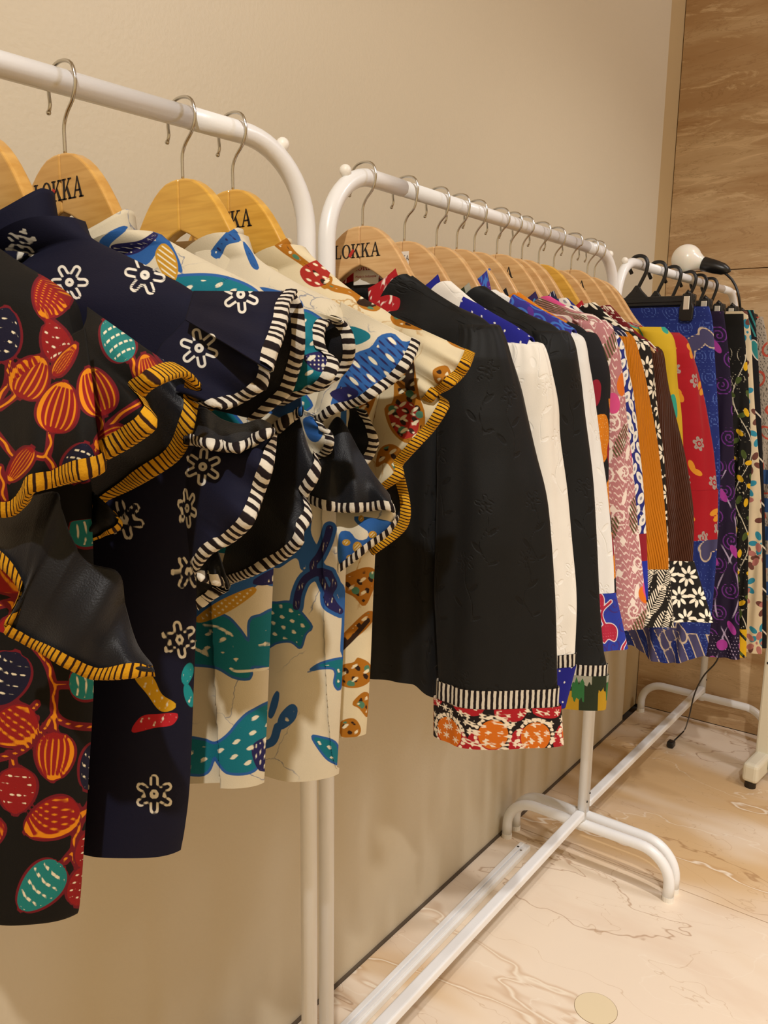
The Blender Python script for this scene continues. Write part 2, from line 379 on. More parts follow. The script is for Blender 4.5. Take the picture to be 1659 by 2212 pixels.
b_ = tag(box('trim_1', (0, -3.2, -.011), (.0055, YE0, .004), plain('dark_grout', '#63574a', .95, 0, .3, .6, 90), None), 'dark grout line where wall meets floor', None, None, 'structure')

for L in LAMPS: downlight_fitting(L[0], L[1])
# ------------------------------------------------------------------ clothes racks
M_white = plain('white_powder_coat', '#eef0f2', .32, 0, .5, .05, 300, .2)
M_cap = plain('white_plastic', '#f1eee6', .4); M_screw = plain('dark_screw', '#3a342d', .5, .6)
ZT, HB, TR = 1.4556, .1419, .0112
def beam(name, a, b, wx, wz, mat, parent, bev=.002):
    a, b = np.asarray(a, float), np.asarray(b, float); d = (b-a)/np.linalg.norm(b-a); s = np.cross(d, [0, 0, 1.]); s /= np.linalg.norm(s); u = np.cross(s, d)
    V = [p+s*i*wx/2+u*j*wz/2 for p in (a, b) for i, j in ((-1, -1), (1, -1), (1, 1), (-1, 1))]
    F = [(0, 1, 2, 3), (7, 6, 5, 4), (0, 4, 5, 1), (1, 5, 6, 2), (2, 6, 7, 3), (3, 7, 4, 0)]
    o = polyobj(name, V, F, mat, parent, False); m = o.modifiers.new('bevel', 'BEVEL'); m.width = bev; m.segments = 3
    return o
def ball(name, c, r, mat, parent, sq=(1, 1, 1), n=14):
    th = np.linspace(0, math.pi, n//2+2)[1:-1]; ph = np.linspace(0, 2*math.pi, n, endpoint=False)
    P = np.array([[[c[0]+sq[0]*r*math.sin(t)*math.cos(f), c[1]+sq[1]*r*math.sin(t)*math.sin(f), c[2]+sq[2]*r*math.cos(t)] for f in ph] for t in th])
    V, F, T = capped(P); return polyobj(name, V, [tuple(f) for f in F]+[tuple(t) for t in T], mat, parent)
def rack(x0, y0, x1, y1, label):
    r = thing('clothes_rack', ((x0+x1)/2, (y0+y1)/2, 0), label, 'clothes rack', 'white metal clothes racks along the wall')
    a, b = np.array([x0, y0, 0.]), np.array([x1, y1, 0.]); d = (b-a)/np.linalg.norm(b-a); Z = np.array([0, 0, 1.])
    for p, s in ((a, 1), (b, -1)):
        path = arc_fillet([p+Z*.10, p+Z*ZT, p+Z*ZT+d*s*.16], .092, 14)
        po = tube('post', path, TR, M_white, r, 18)
        ball('knob', p+Z*(ZT-.0005)+d*s*.036, .0078, M_cap, r)
        sx = np.array([d[1], -d[0], 0])
        lo = -min(.21, p[0]-.022); hi = lo+.42
        foot = arc_fillet([p+sx*lo, p+sx*lo+Z*.113, p+sx*hi+Z*.113, p+sx*hi], .075, 10)
        foot[0][2] = foot[-1][2] = .006
        ft = tube('foot', foot, .0128, M_white, r, 14)
        for e in (lo, hi): disc('foot_cap', (p+sx*e)[:2], .0132, 0, .012, M_cap, ft, 16)
        ball('screw', p+Z*.175+sx*.0105, .003, M_screw, r, n=8)
    tube('top_bar', [a+Z*ZT+d*.15, (a+b)/2+Z*ZT, b+Z*ZT-d*.15], TR*.97, M_white, r, 18)
    beam('bottom_bar', a+Z*HB+d*.008, b+Z*HB-d*.008, .023, .019, M_white, r, .004)
    return r
X1 = lambda Y: .1702+.0775*(Y+.9051)/.9618
rack(.1702, -.9051, .2477, .0567, 'nearest white metal clothes rack, holding the ruffled batik blouses')
rack(.2261, .1179, .2224, 1.0797, 'middle white metal clothes rack, holding the long sleeved jackets')
rack(.2117, 1.1234, .2282, 2.0852, 'farthest white clothes rack by the travertine wall, holding skirts and trousers')
# spare bar lying on the floor
sb = thing('spare_rail', (.095, .55, 0), 'spare white metal rail lying on the floor along the wall', 'rail')
beam('rail_channel', (.086, 1.06, .008), (.098, .02, .008), .030, .016, M_white, sb, .003)
beam('rail_rib', (.0925, 1.04, .0165), (.1045, .02, .0165), .010, .006, M_white, sb, .002)
beam('rail_rib', (.0795, 1.055, .0165), (.0915, .02, .0165), .012, .006, M_white, sb, .002)
disc('screw_hole', (.0796, 1.03), .0032, .0185, .0199, M_screw, sb, 14)
disc('screw_hole', (.0927, 1.02), .0032, .0185, .0199, plain('grey_hole', '#8c857b', .7), sb, 14)
# cream stand whose foot enters at the right edge
st = thing('display_stand', (.505, 1.85, 0), 'cream metal stand with a blocky foot at the right edge', 'stand')
M_cream = plain('cream_powder_coat', '#e9e5d2', .35, 0, .5, .05, 300)
A_, B_ = np.array([.466, 1.742, 0]), np.array([.496, 2.02, 0])
beam('foot_beam', A_+[0, 0, .047], B_+[0, 0, .047], .046, .060, M_cream, st, .012)
pc = A_+(B_-A_)*.45
box('post', (pc[0]-.023, pc[1]-.023, .05), (pc[0]+.023, pc[1]+.023, 1.30), M_cream, st, .006)
beam('cross_beam', (pc[0]+.02, pc[1]-.03, .05), (pc[0]+.75, pc[1]-.03, .05), .03, .04, M_cream, st, .006)
tube('arm', arc_fillet([(pc[0], pc[1], 1.29), (pc[0], pc[1], 1.34), (pc[0]+.4, pc[1], 1.34)], .03), .012, M_cream, st)
for q in (.06, .94):
    c = A_+(B_-A_)*q; disc('glider', c[:2], .016, 0, .018, M_screw, st, 16)
disc('glider', (pc[0]+.73, pc[1]-.03), .014, 0, .031, M_screw, st, 16)
ball('screw', (pc[0]-.012, pc[1]-.023, .36), .004, M_screw, st, n=8)

# ------------------------------------------------------------------ wooden hangers
def wood(name, c1, c2):
    m, t, N, L, b = nt(name); tc = N.new('ShaderNodeTexCoord')
    mp = N.new('ShaderNodeMapping'); mp.inputs['Scale'].default_value = (9, 60, 120); mp.inputs['Rotation'].default_value = (0, math.radians(28), 0); L.new(tc.outputs['Object'], mp.inputs[0])
    n = N.new('ShaderNodeTexNoise'); n.inputs['Scale'].default_value = 1.; n.inputs['Detail'].default_value = 5; n.inputs['Distortion'].default_value = .7; L.new(mp.outputs[0], n.inputs['Vector'])
    n2 = N.new('ShaderNodeTexNoise'); n2.inputs['Scale'].default_value = 22; n2.inputs['Detail'].default_value = 3; L.new(tc.outputs['Object'], n2.inputs['Vector'])
    c = mixc(N, L, ramp01(N, L, n.outputs['Fac'], .3, .72), hexc(c1), hexc(c2)); c = mixc(N, L, math2(N, L, 'MULTIPLY', ramp01(N, L, n2.outputs['Fac'], .5, .75), .3), c, hexc(c1))
    L.new(c, b.inputs['Base Color']); b.inputs['Roughness'].default_value = .33; b.inputs['Coat Weight'].default_value = .35; b.inputs['Coat Roughness'].default_value = .2
    return m
WOODS = [wood('honey_lacquered_wood', '#c8964a', '#dcae62'), wood('pale_maple_wood', '#cda06a', '#e2bd88'), wood('golden_wood', '#d09d3e', '#e6b650')]
M_wire = plain('chromed_wire', '#c9c6c0', .22, 1.); M_ink = plain('black_print', '#1d1512', .7); M_red = plain('red_print', '#c02a22', .6)
def letters(word, h):
    """serif capitals as polygons in a unit plane, baseline at 0"""
    x = 0; out = []; s = h
    def q(*p): out.append([(x+a*s, b*s) for a, b in p])
    for ch in word:
        if ch == 'L':
            q((.1, 0), (.26, 0), (.26, 1), (.1, 1)); q((0, .94), (.38, .94), (.38, 1), (0, 1)); q((0, 0), (.66, 0), (.66, .07), (0, .07)); q((.58, 0), (.66, 0), (.70, .28), (.64, .28)); adv = .76
        elif ch == 'O':
            n = 20; a = [2*math.pi*k/n for k in range(n)]
            for k in range(n):
                c0, s0, c1, s1 = math.cos(a[k]), math.sin(a[k]), math.cos(a[(k+1) % n]), math.sin(a[(k+1) % n])
                q((.42+.42*c0, .5+.52*s0), (.42+.42*c1, .5+.52*s1), (.42+.25*c1, .5+.45*s1), (.42+.25*c0, .5+.45*s0))
            adv = .90
        elif ch == 'K':
            q((.1, 0), (.26, 0), (.26, 1), (.1, 1)); q((0, .94), (.36, .94), (.36, 1), (0, 1)); q((0, 0), (.36, 0), (.36, .06), (0, .06))
            q((.26, .40), (.33, .40), (.74, 1), (.64, 1)); q((.36, .58), (.60, 0), (.80, 0), (.48, .66)); q((.54, .94), (.84, .94), (.84, 1), (.54, 1)); q((.52, 0), (.90, 0), (.90, .06), (.52, .06)); adv = .92
        elif ch == 'A':
            q((.08, 0), (.17, 0), (.47, .95), (.42, 1.02)); q((.40, 1.02), (.47, 1.02), (.84, 0), (.64, 0)); q((.24, .32), (.66, .32), (.66, .39), (.24, .39)); q((0, 0), (.28, 0), (.28, .06), (0, .06)); q((.54, 0), (.92, 0), (.92, .06), (.54, .06)); adv = .94
        x += adv*s
    return out, x
def lettering(name, word, h, org, ax, up, nrm, mat, parent):
    polys, wd = letters(word, h); V = []; F = []; loc = np.array(parent.location); org = np.asarray(org)-loc
    ax, up, nrm = map(np.asarray, (ax, up, nrm))
    for p in polys:
        k = len(V); n = len(p)
        V += [org+ax*(a-wd/2)+up*b+nrm*.0003 for a, b in p]+[org+ax*(a-wd/2)+up*b-nrm*.0004 for a, b in p]
        F += [tuple(k+i for i in range(n)), tuple(k+n+i for i in reversed(range(n)))]+[(k+i, k+n+i, k+n+(i+1) % n, k+(i+1) % n) for i in range(n)]
    me = bpy.data.meshes.new(name); me.from_pydata([tuple(v) for v in V], [], F); me.update()
    return link(name, me, mat, parent, False)
TOP = [(0, 0), (.018, -.002), (.034, -.010), (.050, -.024), (.066, -.044), (.083, -.069), (.104, -.094), (.13, -.113), (.165, -.130), (.193, -.140), (.204, -.152)]
BOT = [(.203, -.162), (.196, -.168), (.175, -.160), (.14, -.145), (.105, -.124), (.07, -.096), (.035, -.067), (.012, -.054), (0, -.050)]
def hook_path(x, y, zb, rz=0, kx=.021):
    h = ZT-zb; pts = [(0, -.0), (0, .012), (.0005, .024), (.006, .034), (.016, .044), (.0205, h-.006), (.0205, h+.002), (.017, h+.011), (.009, h+.0155), (-.002, h+.0165), (-.012, h+.0135), (-.019, h+.005), (-.0205, h-.006), (-.0195, h-.016), (-.0225, h-.022)]
    P = cr([(a, b) for a, b in pts], 44); c, s = math.cos(rz), math.sin(rz)
    return np.array([(x+a*c, y+a*s, zb+b) for a, b in P])
def hanger(x, y, label, tone=0, logo=None, rz=0, zt=None, group='wooden hangers on the racks'):
    zt = zt or 1.395
    r = thing('wooden_hanger', (x, y, zt-.05), label, 'hanger', group)
    c, s = math.cos(rz), math.sin(rz); f = lambda a, b, d: (x+a*c-d*s, y+a*s+d*c, zt+b)
    for e in (1, -1):
        pts = [(a*e, b) for a, b in cr(TOP, 26)]+[(a*e, b) for a, b in cr(BOT, 20)]
        if e < 0: pts = pts[::-1]
        pts = [(a+.0002*e, b) for a, b in pts]
        prism('arm', pts, f, .0125, WOODS[tone], r, .0022)
    tube('hook', hook_path(x, y, zt, rz), .00165, M_wire, r, 8)
    ball('hook_tip', tuple(hook_path(x, y, zt, rz)[-1]), .0024, M_wire, r, n=8)
    if logo:
        o = np.array(f(-.004, -.040, -.0064)); lettering('printed_logo', logo, .0175, o, (c, s, 0), (0, 0, 1), (s, -c, 0), M_ink, r)
        if 'O' in logo:
            q = [(-.010, -.037), (-.006, -.0395), (.0005, -.031), (-.003, -.0285)]
            q = [(a-.0085, b) for a, b in q]
            prism('red_accent', q, lambda a, b, d: f(a, b, -.0066+d), .0006, M_red, r)
    return r
hanger(X1(-.385), -.385, 'wooden hanger holding the black leaf print blouse, mostly out of frame', 0)
hanger(X1(-.312), -.312, 'honey wood hanger cut by the left edge, holding the navy blouse', 0)
hanger(X1(-.237), -.237, 'wooden hanger with worn black lettering behind the navy collar', 0, 'LOKKA')
hanger(X1(-.113), -.113, 'golden wood hanger without lettering, third from right on the nearest rack', 2)
hanger(X1(-.050), -.050, 'wooden hanger with black lettering at the right end of the nearest rack', 2, 'LOKKA')
HY = [.19, .285, .368, .425, .478, .552, .598, .642, .708, .772, .85, .93, .967]
HT = [1.393, 1.386, 1.389, 1.392, 1.394, 1.399, 1.398, 1.400, 1.399, 1.396, 1.404, 1.398, 1.396]
HL = ['pale wood hanger with full black lettering above the red collar', 'pale wood hanger with a white swing tag, second on the middle rack',
      'pale wood hanger above the blue dotted collar, third on the middle rack', 'pale wood hanger behind the third one on the middle rack, no lettering',
      'thin edge of pale wood hanger left of the purple collar', 'pale wood hanger with black lettering right of the purple collar',
      'pale wood hanger just behind the lettered one by the purple collar', 'pale wood hanger over the dark purple collar', 'golden wood hanger in the middle of the middle rack',
      'pale wood hanger between the golden one and the far lettered one', 'far wooden hanger with black lettering on the middle rack',
      'pale wood hanger just left of the yellow jacket neck', 'last wooden hanger at the far end of the middle rack']
for i, (y, z, l) in enumerate(zip(HY, HT, HL)):
    hg = hanger(.226-.0038*(y-.118), y, l, 2 if i == 8 else 1, 'LOKKA' if i in (0, 5, 10) else None, zt=z, rz=[0, .04, -.03, .02, 0, .03, -.02, 0, .03, 0, .02, 0, .03][i])
    if i == 1:
        q = U(866, 568, y-.012); w_, h_ = .026, .030; tg = box('swing_tag', (q[0]-w_/2, y-.0126, q[2]-h_/2), (q[0]+w_/2, y-.0114, q[2]+h_/2), plain('tag_card', '#efeae0', .8), hg)
        polys, wd = letters('LOKKA', .0066); k = 0; lc = np.array(hg.location)
        V = [(q[0]+a-wd/2-lc[0], y-.0129-lc[1], q[2]+.003+b-lc[2]) for p in polys for a, b in p]; F = []
        for p in polys: F.append(tuple(range(k, k+len(p)))); k += len(p)
        me = bpy.data.meshes.new('tag_lettering'); me.from_pydata(V, [], F); link('tag_lettering', me, M_ink, tg, False)
# ------------------------------------------------------------------ garment kit
_W = [None]
def PX(P):
    """coordinates in which the prints are drawn"""
    d = P-CAM; w = d@CF; x, y = IW/2+FPX*(d@CR)/w, IH/2-FPX*(d@CU)/w
    if _W[0]:
        x0, wd, ya, yb, dy, ym = (_W[0]+(_W[0][2],))[:6]
        y = np.where((y > ya) & (y < yb), y+dy, y); x = np.where((x < x0) & (y > ym), x0+(x-x0) % wd, x)
    return x, y
def repeat(pat, *a):
    """the print goes on over the parts of the cloth that other clothes hide"""
    def f(s, z, P):
        _W[0] = a; r = pat(s, z, P); _W[0] = None; return r
    return f
def pat_attrs(pat, s, z, P):
    return dict(pat(s, z, P)) if pat else {}
def body(root, name, xc, Y, outline, mats, pat=None, T=(.012, .03, .034), hem=None, folds=(.006, .09, 0), pleats=(), drop=.03, lw=None, nf=110, nb=36, nr=120, yaw=0, dens=-.12, extra=None, dy=0, bk=.25):
    """closed cloth tube hanging from the shoulders; outline = right side (s, z) from neck to hem"""
    O = cr(outline, nr); w = O[:, 0]; z = O[:, 1]; d = np.concatenate([[0], np.cumsum(np.hypot(*np.diff(O, axis=0).T))])
    wl = np.minimum(w, (lw if lw is not None else xc-.014))
    qf = np.concatenate([np.linspace(-1, -.25, max(10, nf//5)), -.25+1.25*np.sin(np.linspace(0, math.pi/2, nf))[1:]]); qb = np.linspace(1, -1, nb)[1:-1]
    q = np.concatenate([qf, qb]); fr = np.concatenate([-np.ones(len(qf)), np.ones(len(qb))])
    s = np.where(q[None] > 0, q[None]*w[:, None], q[None]*wl[:, None])
    tp = np.interp(d, [0, .03, .16, .35, d[-1]], [T[1]*.8, T[0], T[1], T[2], T[2]])
    prof = np.sqrt(np.clip(1-np.abs(q)**3, 0, 1))
    bkd = np.interp(d, [0, .16, .35], [1., 1., bk])[:, None]
    n = np.where(fr[None] < 0, -1, bkd)*tp[:, None]*prof[None]
    g = sst((d-.10)/.35)[:, None]; env = np.clip(1-np.abs(q)**8, 0, 1)[None]
    n = n+folds[0]*g*env*(np.sin(2*math.pi*s/folds[1]+folds[2]+1.3*z[:, None])+.5*np.sin(2*math.pi*s/(folds[1]*.47)+2.1*folds[2]+4*z[:, None]))
    for s0, dep, wd in pleats:
        x = (s-s0)/wd; n = n+(fr[None] < 0)*dep*sst((d-.08)/.2)[:, None]*np.where((x > -1) & (x <= 0), (x+1)**1.5, 0)
    Z = np.repeat(z[:, None], len(q), 1)
    Z = Z-(fr[None] < 0)*drop*(1-q[None]**2)**2.5*(1-sst(d/.10))[:, None]
    if hem is not None:
        k = sst(1-(d[-1]-d)/.12)[:, None]; Z = Z+k*hem(s)
    c, sn = math.cos(yaw), math.sin(yaw); n = n+dy
    P = np.stack([xc+s*c-n*sn, Y+s*sn+n*c, Z], -1)
    af = np.concatenate([np.zeros((nr, 1)), np.cumsum(np.linalg.norm(np.diff(P, axis=1), axis=2), axis=1)], 1); u = .17+af-af[:, len(qf)-1:len(qf)]
    A = pat_attrs(pat, u, Z, P)
    if extra: A.update(extra(s, Z))
    return grid(name, P, mats[0] if isinstance(mats, list) else mats, root, True, A)
def collar(root, name, xc, Y, a, b, z0, h, mat, pat=None, drop=.03, gap=28, lean=.9, peak=.0, yaw=0, nu=90, nv=12, th=.0022, rise=.0):
    """band collar around the neck, open at the front"""
    ph = np.radians(np.linspace(-90+gap, 270-gap, nu)); v = np.linspace(0, 1, nv)[:, None]
    fr = np.clip(-np.sin(ph), 0, 1)
    zl = z0-drop*fr**1.3+rise*np.clip(np.sin(ph), 0, 1); hh = h*(1+peak*np.cos(ph)**2)
    k = 1-(1-lean)*v; s = a*np.cos(ph)*k; n = b*np.sin(ph)*k
    Z = zl+hh*v; c, sn = math.cos(yaw), math.sin(yaw)
    P = np.stack([xc+s*c-n*sn, Y+s*sn+n*c, np.broadcast_to(Z, s.shape)], -1)
    arc = np.broadcast_to(ph*(a*.8), s.shape)
    A = pat_attrs(pat, arc, np.broadcast_to(hh*v, s.shape), P); A['arc'] = arc
    return grid(name, P, mat, root, False, A, th, 0, 0)
def sheet(root, name, Y, A, B, dA, dB, mats, pat=None, nu=90, nv=40, rip=(.006, 4, 0), bulge=.012, trim=None, trim_w=.0078, trim_d=0, xc=0, flip=False):
    """ruffle: cloth ruled between its seam line A and its free edge B, each given in the photo and set at its own depth"""
    a = cr(A, nu); b = cr(B, nu); u = np.linspace(0, 1, nu)[None]; v = np.linspace(0, 1, nv)[:, None]
    vv = v**.9
    px = a[None, :, 0]*(1-vv)+b[None, :, 0]*vv; py = a[None, :, 1]*(1-vv)+b[None, :, 1]*vv
    dAu = np.interp(u[0], np.linspace(0, 1, len(dA)), dA) if np.ndim(dA) else np.full(nu, dA)
    dBu = np.interp(u[0], np.linspace(0, 1, len(dB)), dB) if np.ndim(dB) else np.full(nu, dB)
    dd = dAu[None]*(1-v)+dBu[None]*v-bulge*np.sin(math.pi*v)*1.0+rip[0]*v*np.sin(2*math.pi*rip[1]*u+rip[2])
    P = UA(px, py, Y+dd)
    nm = np.cross(P[nv//2, 2:]-P[nv//2, :-2], (P[-1]-P[0])[1:-1]).mean(0)
    if nm@(CAM-P.mean((0, 1))) < 0: P = P[:, ::-1].copy()
    At = pat_attrs(pat, P[..., 0]-xc, P[..., 2], P)
    o = grid(name, P, mats, root, False, At, .0011, len(mats)-1 if isinstance(mats, list) else 0, -1 if not flip else 1)
    if trim:
        E = P[-1]; L = np.cumsum(np.linalg.norm(np.diff(P[::-1], axis=0), axis=2), axis=0)
        I = np.empty_like(E)
        for j in range(nu):
            k = np.searchsorted(L[:, j], trim_w); k = min(k, nv-2)
            t0 = L[k-1, j] if k > 0 else 0; t = (trim_w-t0)/(L[k, j]-t0+1e-9); I[j] = P[-1-k, j]*(1-min(t, 1))+P[-2-k, j]*min(t, 1)
        du = np.gradient(E, axis=0); n = np.cross(du, E-I); n /= np.linalg.norm(n, axis=1)[:, None]+1e-9
        e = (E-I)/(np.linalg.norm(E-I, axis=1)[:, None]+1e-9); h = .0019
        M_ = (E+I)/2
        prof = np.stack([I+n*h, M_+n*h*1.25, E+n*h, E+e*.0012, E-n*h, M_-n*h*1.25, I-n*h], 0)
        arc = np.concatenate([[0], np.cumsum(np.linalg.norm(np.diff((E+I)/2, axis=0), axis=1))])
        grid('edge_trim', prof, trim, o, False, {'arc': np.repeat(arc[None], 7, 0)})
    return o
def sleeve(root, name, Y, outer, mat, width=.10, th=.030, yaw=.5, pat=None, nr=190, na=120, wtop=.05, puff=0, folds=(.004, 5), flare=None, rib=None, dyc=0, gather=0, twist=0):
    """sleeve tube; outer = photo trace of its room-side edge from shoulder to wrist"""
    t = cr([tuple(U(x, y, Y)[[0, 2]]) for x, y in outer], nr); d = np.concatenate([[0], np.cumsum(np.hypot(*np.diff(t, axis=0).T))]); q = d/d[-1]
    wd = (np.interp(q, np.linspace(0, 1, len(width)), width) if np.ndim(width) else np.full(nr, width))
    a = wd/2*(1-(1-wtop/(wd[0]))*(1-sst(d/.10))); b = th*np.interp(d, [0, .012, .05, .12, 9], [.18, .55, .9, 1, 1])*np.interp(q, [0, .6, 1], [1, 1, .75])
    ph = np.concatenate([np.linspace(-math.pi*1.04, .04*math.pi, na-30), np.linspace(.04*math.pi, .96*math.pi, 32)[1:-1]])[None]; ya = (yaw+twist*q)[:, None]
    ex = np.sign(np.cos(ph))*np.abs(np.cos(ph))**.85; ey = np.sign(np.sin(ph))*np.abs(np.sin(ph))**.85
    r = 1+folds[0]/.05*np.sin(folds[1]*ph+3*q[:, None])*sst(q[:, None]*2)+gather*np.sin(15*ph)*np.exp(-d/.045)[:, None]
    A_ = a[:, None]*ex*r; B_ = b[:, None]*ey*r
    cx = t[:, 0]-np.hypot(a*np.cos(ya[:, 0]), b*np.sin(ya[:, 0]))
    P = np.stack([cx[:, None]+A_*np.cos(ya)-B_*np.sin(ya), Y+dyc+A_*np.sin(ya)+B_*np.cos(ya), np.repeat(t[:, 1:2], na, 1)], -1)
    # crown closes over the shoulder
    arc = np.concatenate([np.zeros((nr, 1)), np.cumsum(np.linalg.norm(np.diff(P, axis=1), axis=2), axis=1)], 1)
    A = pat_attrs(pat, arc, P[..., 2], P); A['rib'] = arc; A['arc'] = arc
    o = grid(name, P, mat, root, True, A)
    return o, P, arc
def cuff(root, name, P0, drop, mat, flare=1.0, pat=None, nr=30, dx=0, dy=0, slant=0, th=.0016, over=.0012):
    """tube continuing the last ring of a sleeve downwards"""
    ring = P0[-1]; c = ring.mean(0); q = np.linspace(0, 1, nr)[:, None]
    k = 1+over/.03+(flare-1)*q
    P = np.empty((nr, len(ring), 3)); rel = ring-c
    for i in range(2): P[..., i] = c[i]+rel[None, :, i]*k+((dx, dy)[i])*q
    P[..., 2] = ring[None, :, 2]-drop*q+slant*q*rel[None, :, 0]
    arc = np.concatenate([np.zeros((nr, 1)), np.cumsum(np.linalg.norm(np.diff(P, axis=1), axis=2), axis=1)], 1)
    A = pat_attrs(pat, arc, P[..., 2], P); A['arc'] = arc; A['rib'] = arc
    return grid(name, P, mat, root, True, A), P
def solve_outline(Y, xc, pts): return [(U(x, y, Y)[0]-xc, U(x, y, Y)[2]) for x, y in pts]
# ------------------------------------------------------------------ rack 1: ruffled batik blouses
M_lin = fabric('charcoal_sheer_lining', '#17181d', rough=.5, wrinkle=.4, weave=.5, sheen=.12, vary=.15)
T_bw = stripe_mat('black_white_striped_binding', '#d6cfc0', '#1c1416', .0070)
T_yb = stripe_mat('yellow_black_striped_binding', '#d29a1c', '#2a1410', .0031, .34)
T_y0 = stripe_mat('wide_yellow_black_striped_binding', '#d29a1c', '#2a1410', .0040, .32)
KP = .00048   # metres on the cloth for one pixel of drawing
GRP = 'ruffled batik blouses on the nearest rack'
# --- black blouse with leaves
def leaf_px(D, x, y, cx, cy, l, w, ang, kind):
    a = math.radians(ang); m = (np.abs(x-cx) < l+w+14) & (np.abs(y-cy) < l+w+14)
    if not m.any(): return
    dx, dy = x[m]-cx, -(y[m]-cy); X = dx*math.cos(a)+dy*math.sin(a); Yv = -dx*math.sin(a)+dy*math.cos(a)
    t = np.clip(X/l, -1, 1); f = np.sqrt(1-t*t)*(1-.22*t)+.02; e = np.minimum(w*f-np.abs(Yv), l-np.abs(X))
    def put(k, v): D[k][m] = np.maximum(D[k][m], v)
    def cut(k, v): D[k][m] = np.minimum(D[k][m], v)
    put('dr', e+6); cut('or', -e-5)
    for k in ('rd', 'te', 'nv', 'cr'): cut(k, -e-3)
    if kind == 'o':
        put('rd', e); q = Yv/(f+.12)
        v = np.minimum(stripes(q, w/3.3, .30), np.minimum(e-2.5, l*.80-np.abs(X)))
        put('or', mx(v, np.minimum(e-.5, Yv-w*.76*f), np.minimum(e-.5, X-l*.80)))
    else:
        put({'t': 'te', 'n': 'nv', 'r': 'rd'}[kind], e)
        v = np.minimum(stripes(X+.25*Yv*Yv/w, l/2.6, .26), stripes(Yv+.2*X, w/2.6, .70)); put('cr', np.minimum(v, e-4))
LEAVES0 = [(112, 640, 50, 40, 250, 'o'), (4, 722, 58, 40, 80, 'n'), (120, 738, 46, 30, 110, 'r'), (66, 815, 50, 40, 60, 'o'), (126, 880, 56, 42, 75, 'o'), (208, 846, 54, 38, 110, 'o'), (252, 735, 50, 32, 120, 't'),
           (322, 808, 44, 24, 105, 'o'), (172, 1000, 44, 34, 70, 'n'), (44, 1003, 44, 18, 235, 'o'), (242, 950, 40, 26, 200, 'o'), (362, 775, 40, 12, 140, 'n'), (140, 778, 42, 14, 55, 'o'), (75, 560, 46, 12, 150, 't'), (240, 672, 40, 9, 160, 'o'),
           (15, 1465, 60, 45, 250, 'n'), (195, 1475, 46, 34, 5, 't'), (28, 1570, 56, 42, 200, 'o'), (118, 1634, 52, 40, 265, 'o'), (36, 1708, 50, 40, 265, 'r'), (205, 1655, 54, 32, 250, 'n'), (112, 1770, 64, 40, 205, 'o'), (88, 1915, 66, 40, 228, 't'), (172, 1915, 42, 24, 80, 'r'), (-10, 1800, 30, 16, 250, 'o'), (185, 1835, 40, 20, 80, 'r')]
STEMS0 = [[(60, 1380), (100, 1430), (117, 1490), (118, 1540), (150, 1565), (215, 1572)], [(118, 1545), (80, 1590), (45, 1622), (-10, 1640)], [(120, 1545), (115, 1590)], [(195, 1735), (168, 1790), (160, 1850), (175, 1880)], [(165, 1760), (215, 1735)], [(140, 1860), (165, 1830)], [(30, 1640), (25, 1670)],
          [(300, 870), (250, 905), (215, 945), (205, 990)], [(215, 900), (222, 935)], [(110, 930), (100, 985), (60, 980), (50, 1000)], [(100, 985), (115, 1010)], [(20, 770), (15, 830), (-10, 870)], [(40, 850), (0, 880)], [(-20, 920), (10, 960), (30, 985)], [(280, 760), (300, 830)], [(0, 1010), (10, 1080)], [(118, 1480), (160, 1480)], [(80, 1520), (60, 1540)]]
def pat0(s, z, P):
    x, y = PX(P); D = {k: np.full(x.shape, -20.) for k in ('dr', 'rd', 'or', 'te', 'nv', 'cr')}
    for st in STEMS0:
        D['dr'] = mx(D['dr'], sd_line(x, y, st, 9)); D['or'] = mx(D['or'], sd_line(x+3*np.sin(y/7), y, st, 2.6))
    for L in LEAVES0: leaf_px(D, x, y, *L)
    return {k: v*KP for k, v in D.items()}
M0 = fabric('black_leaf_batik', '#0e0c0a', [('dr', '#6d1420'), ('rd', '#8c1719'), ('te', '#1d7a78'), ('nv', '#15142c'), ('or', '#d98512'), ('cr', '#e6dcc0')], wrinkle=.3)
Y0 = -.385; c0 = X1(Y0)
g = thing('ruffled_blouse', (c0, Y0, .78), 'black ruffled blouse with red, orange and teal leaves and yellow edging', 'blouse', GRP)
body(g, 'body', c0, Y0, [(.085, 1.325), (.12, 1.304), (.17, 1.280), (.222, 1.257), (.240, 1.235), (.250, 1.17), (.250, 1.08), (.243, 1.0), (.233, .94), (.222, .88), (.210, .82), (.202, .812)], [M0, M_lin], repeat(pat0, -60, 280, 1125, 1370, 330, 560), T=(.014, .045, .058), nf=190, nr=210, bk=.2, folds=(.004, .12, .5))
collar(g, 'collar', c0, Y0, .085, .03, 1.318,   .032, M0, pat0, .03, 28)
F0 = lambda *a, **k: sheet(g, *a, xc=c0, **k)
F0('ruffle_lining', Y0, [(210, 690), (290, 760), (290, 850), (250, 950), (190, 1040), (170, 1120), (175, 1165)], [(430, 834), (426, 870), (414, 930), (385, 990), (300, 1046), (228, 1082), (202, 1140)], .0, [.02, .03, .03, .02], M_lin, rip=(.004, 3, 0), bulge=-.004, trim=T_y0, trim_w=.0098)
F0('under_ruffle', Y0, [(195, 1060), (200, 1095), (190, 1130)], [(256, 1118), (253, 1142), (184, 1168)], .01, .012, [M0, M_lin], pat=pat0, nu=50, nv=24, rip=(.003, 2, 0), trim=T_y0, trim_w=.0098)
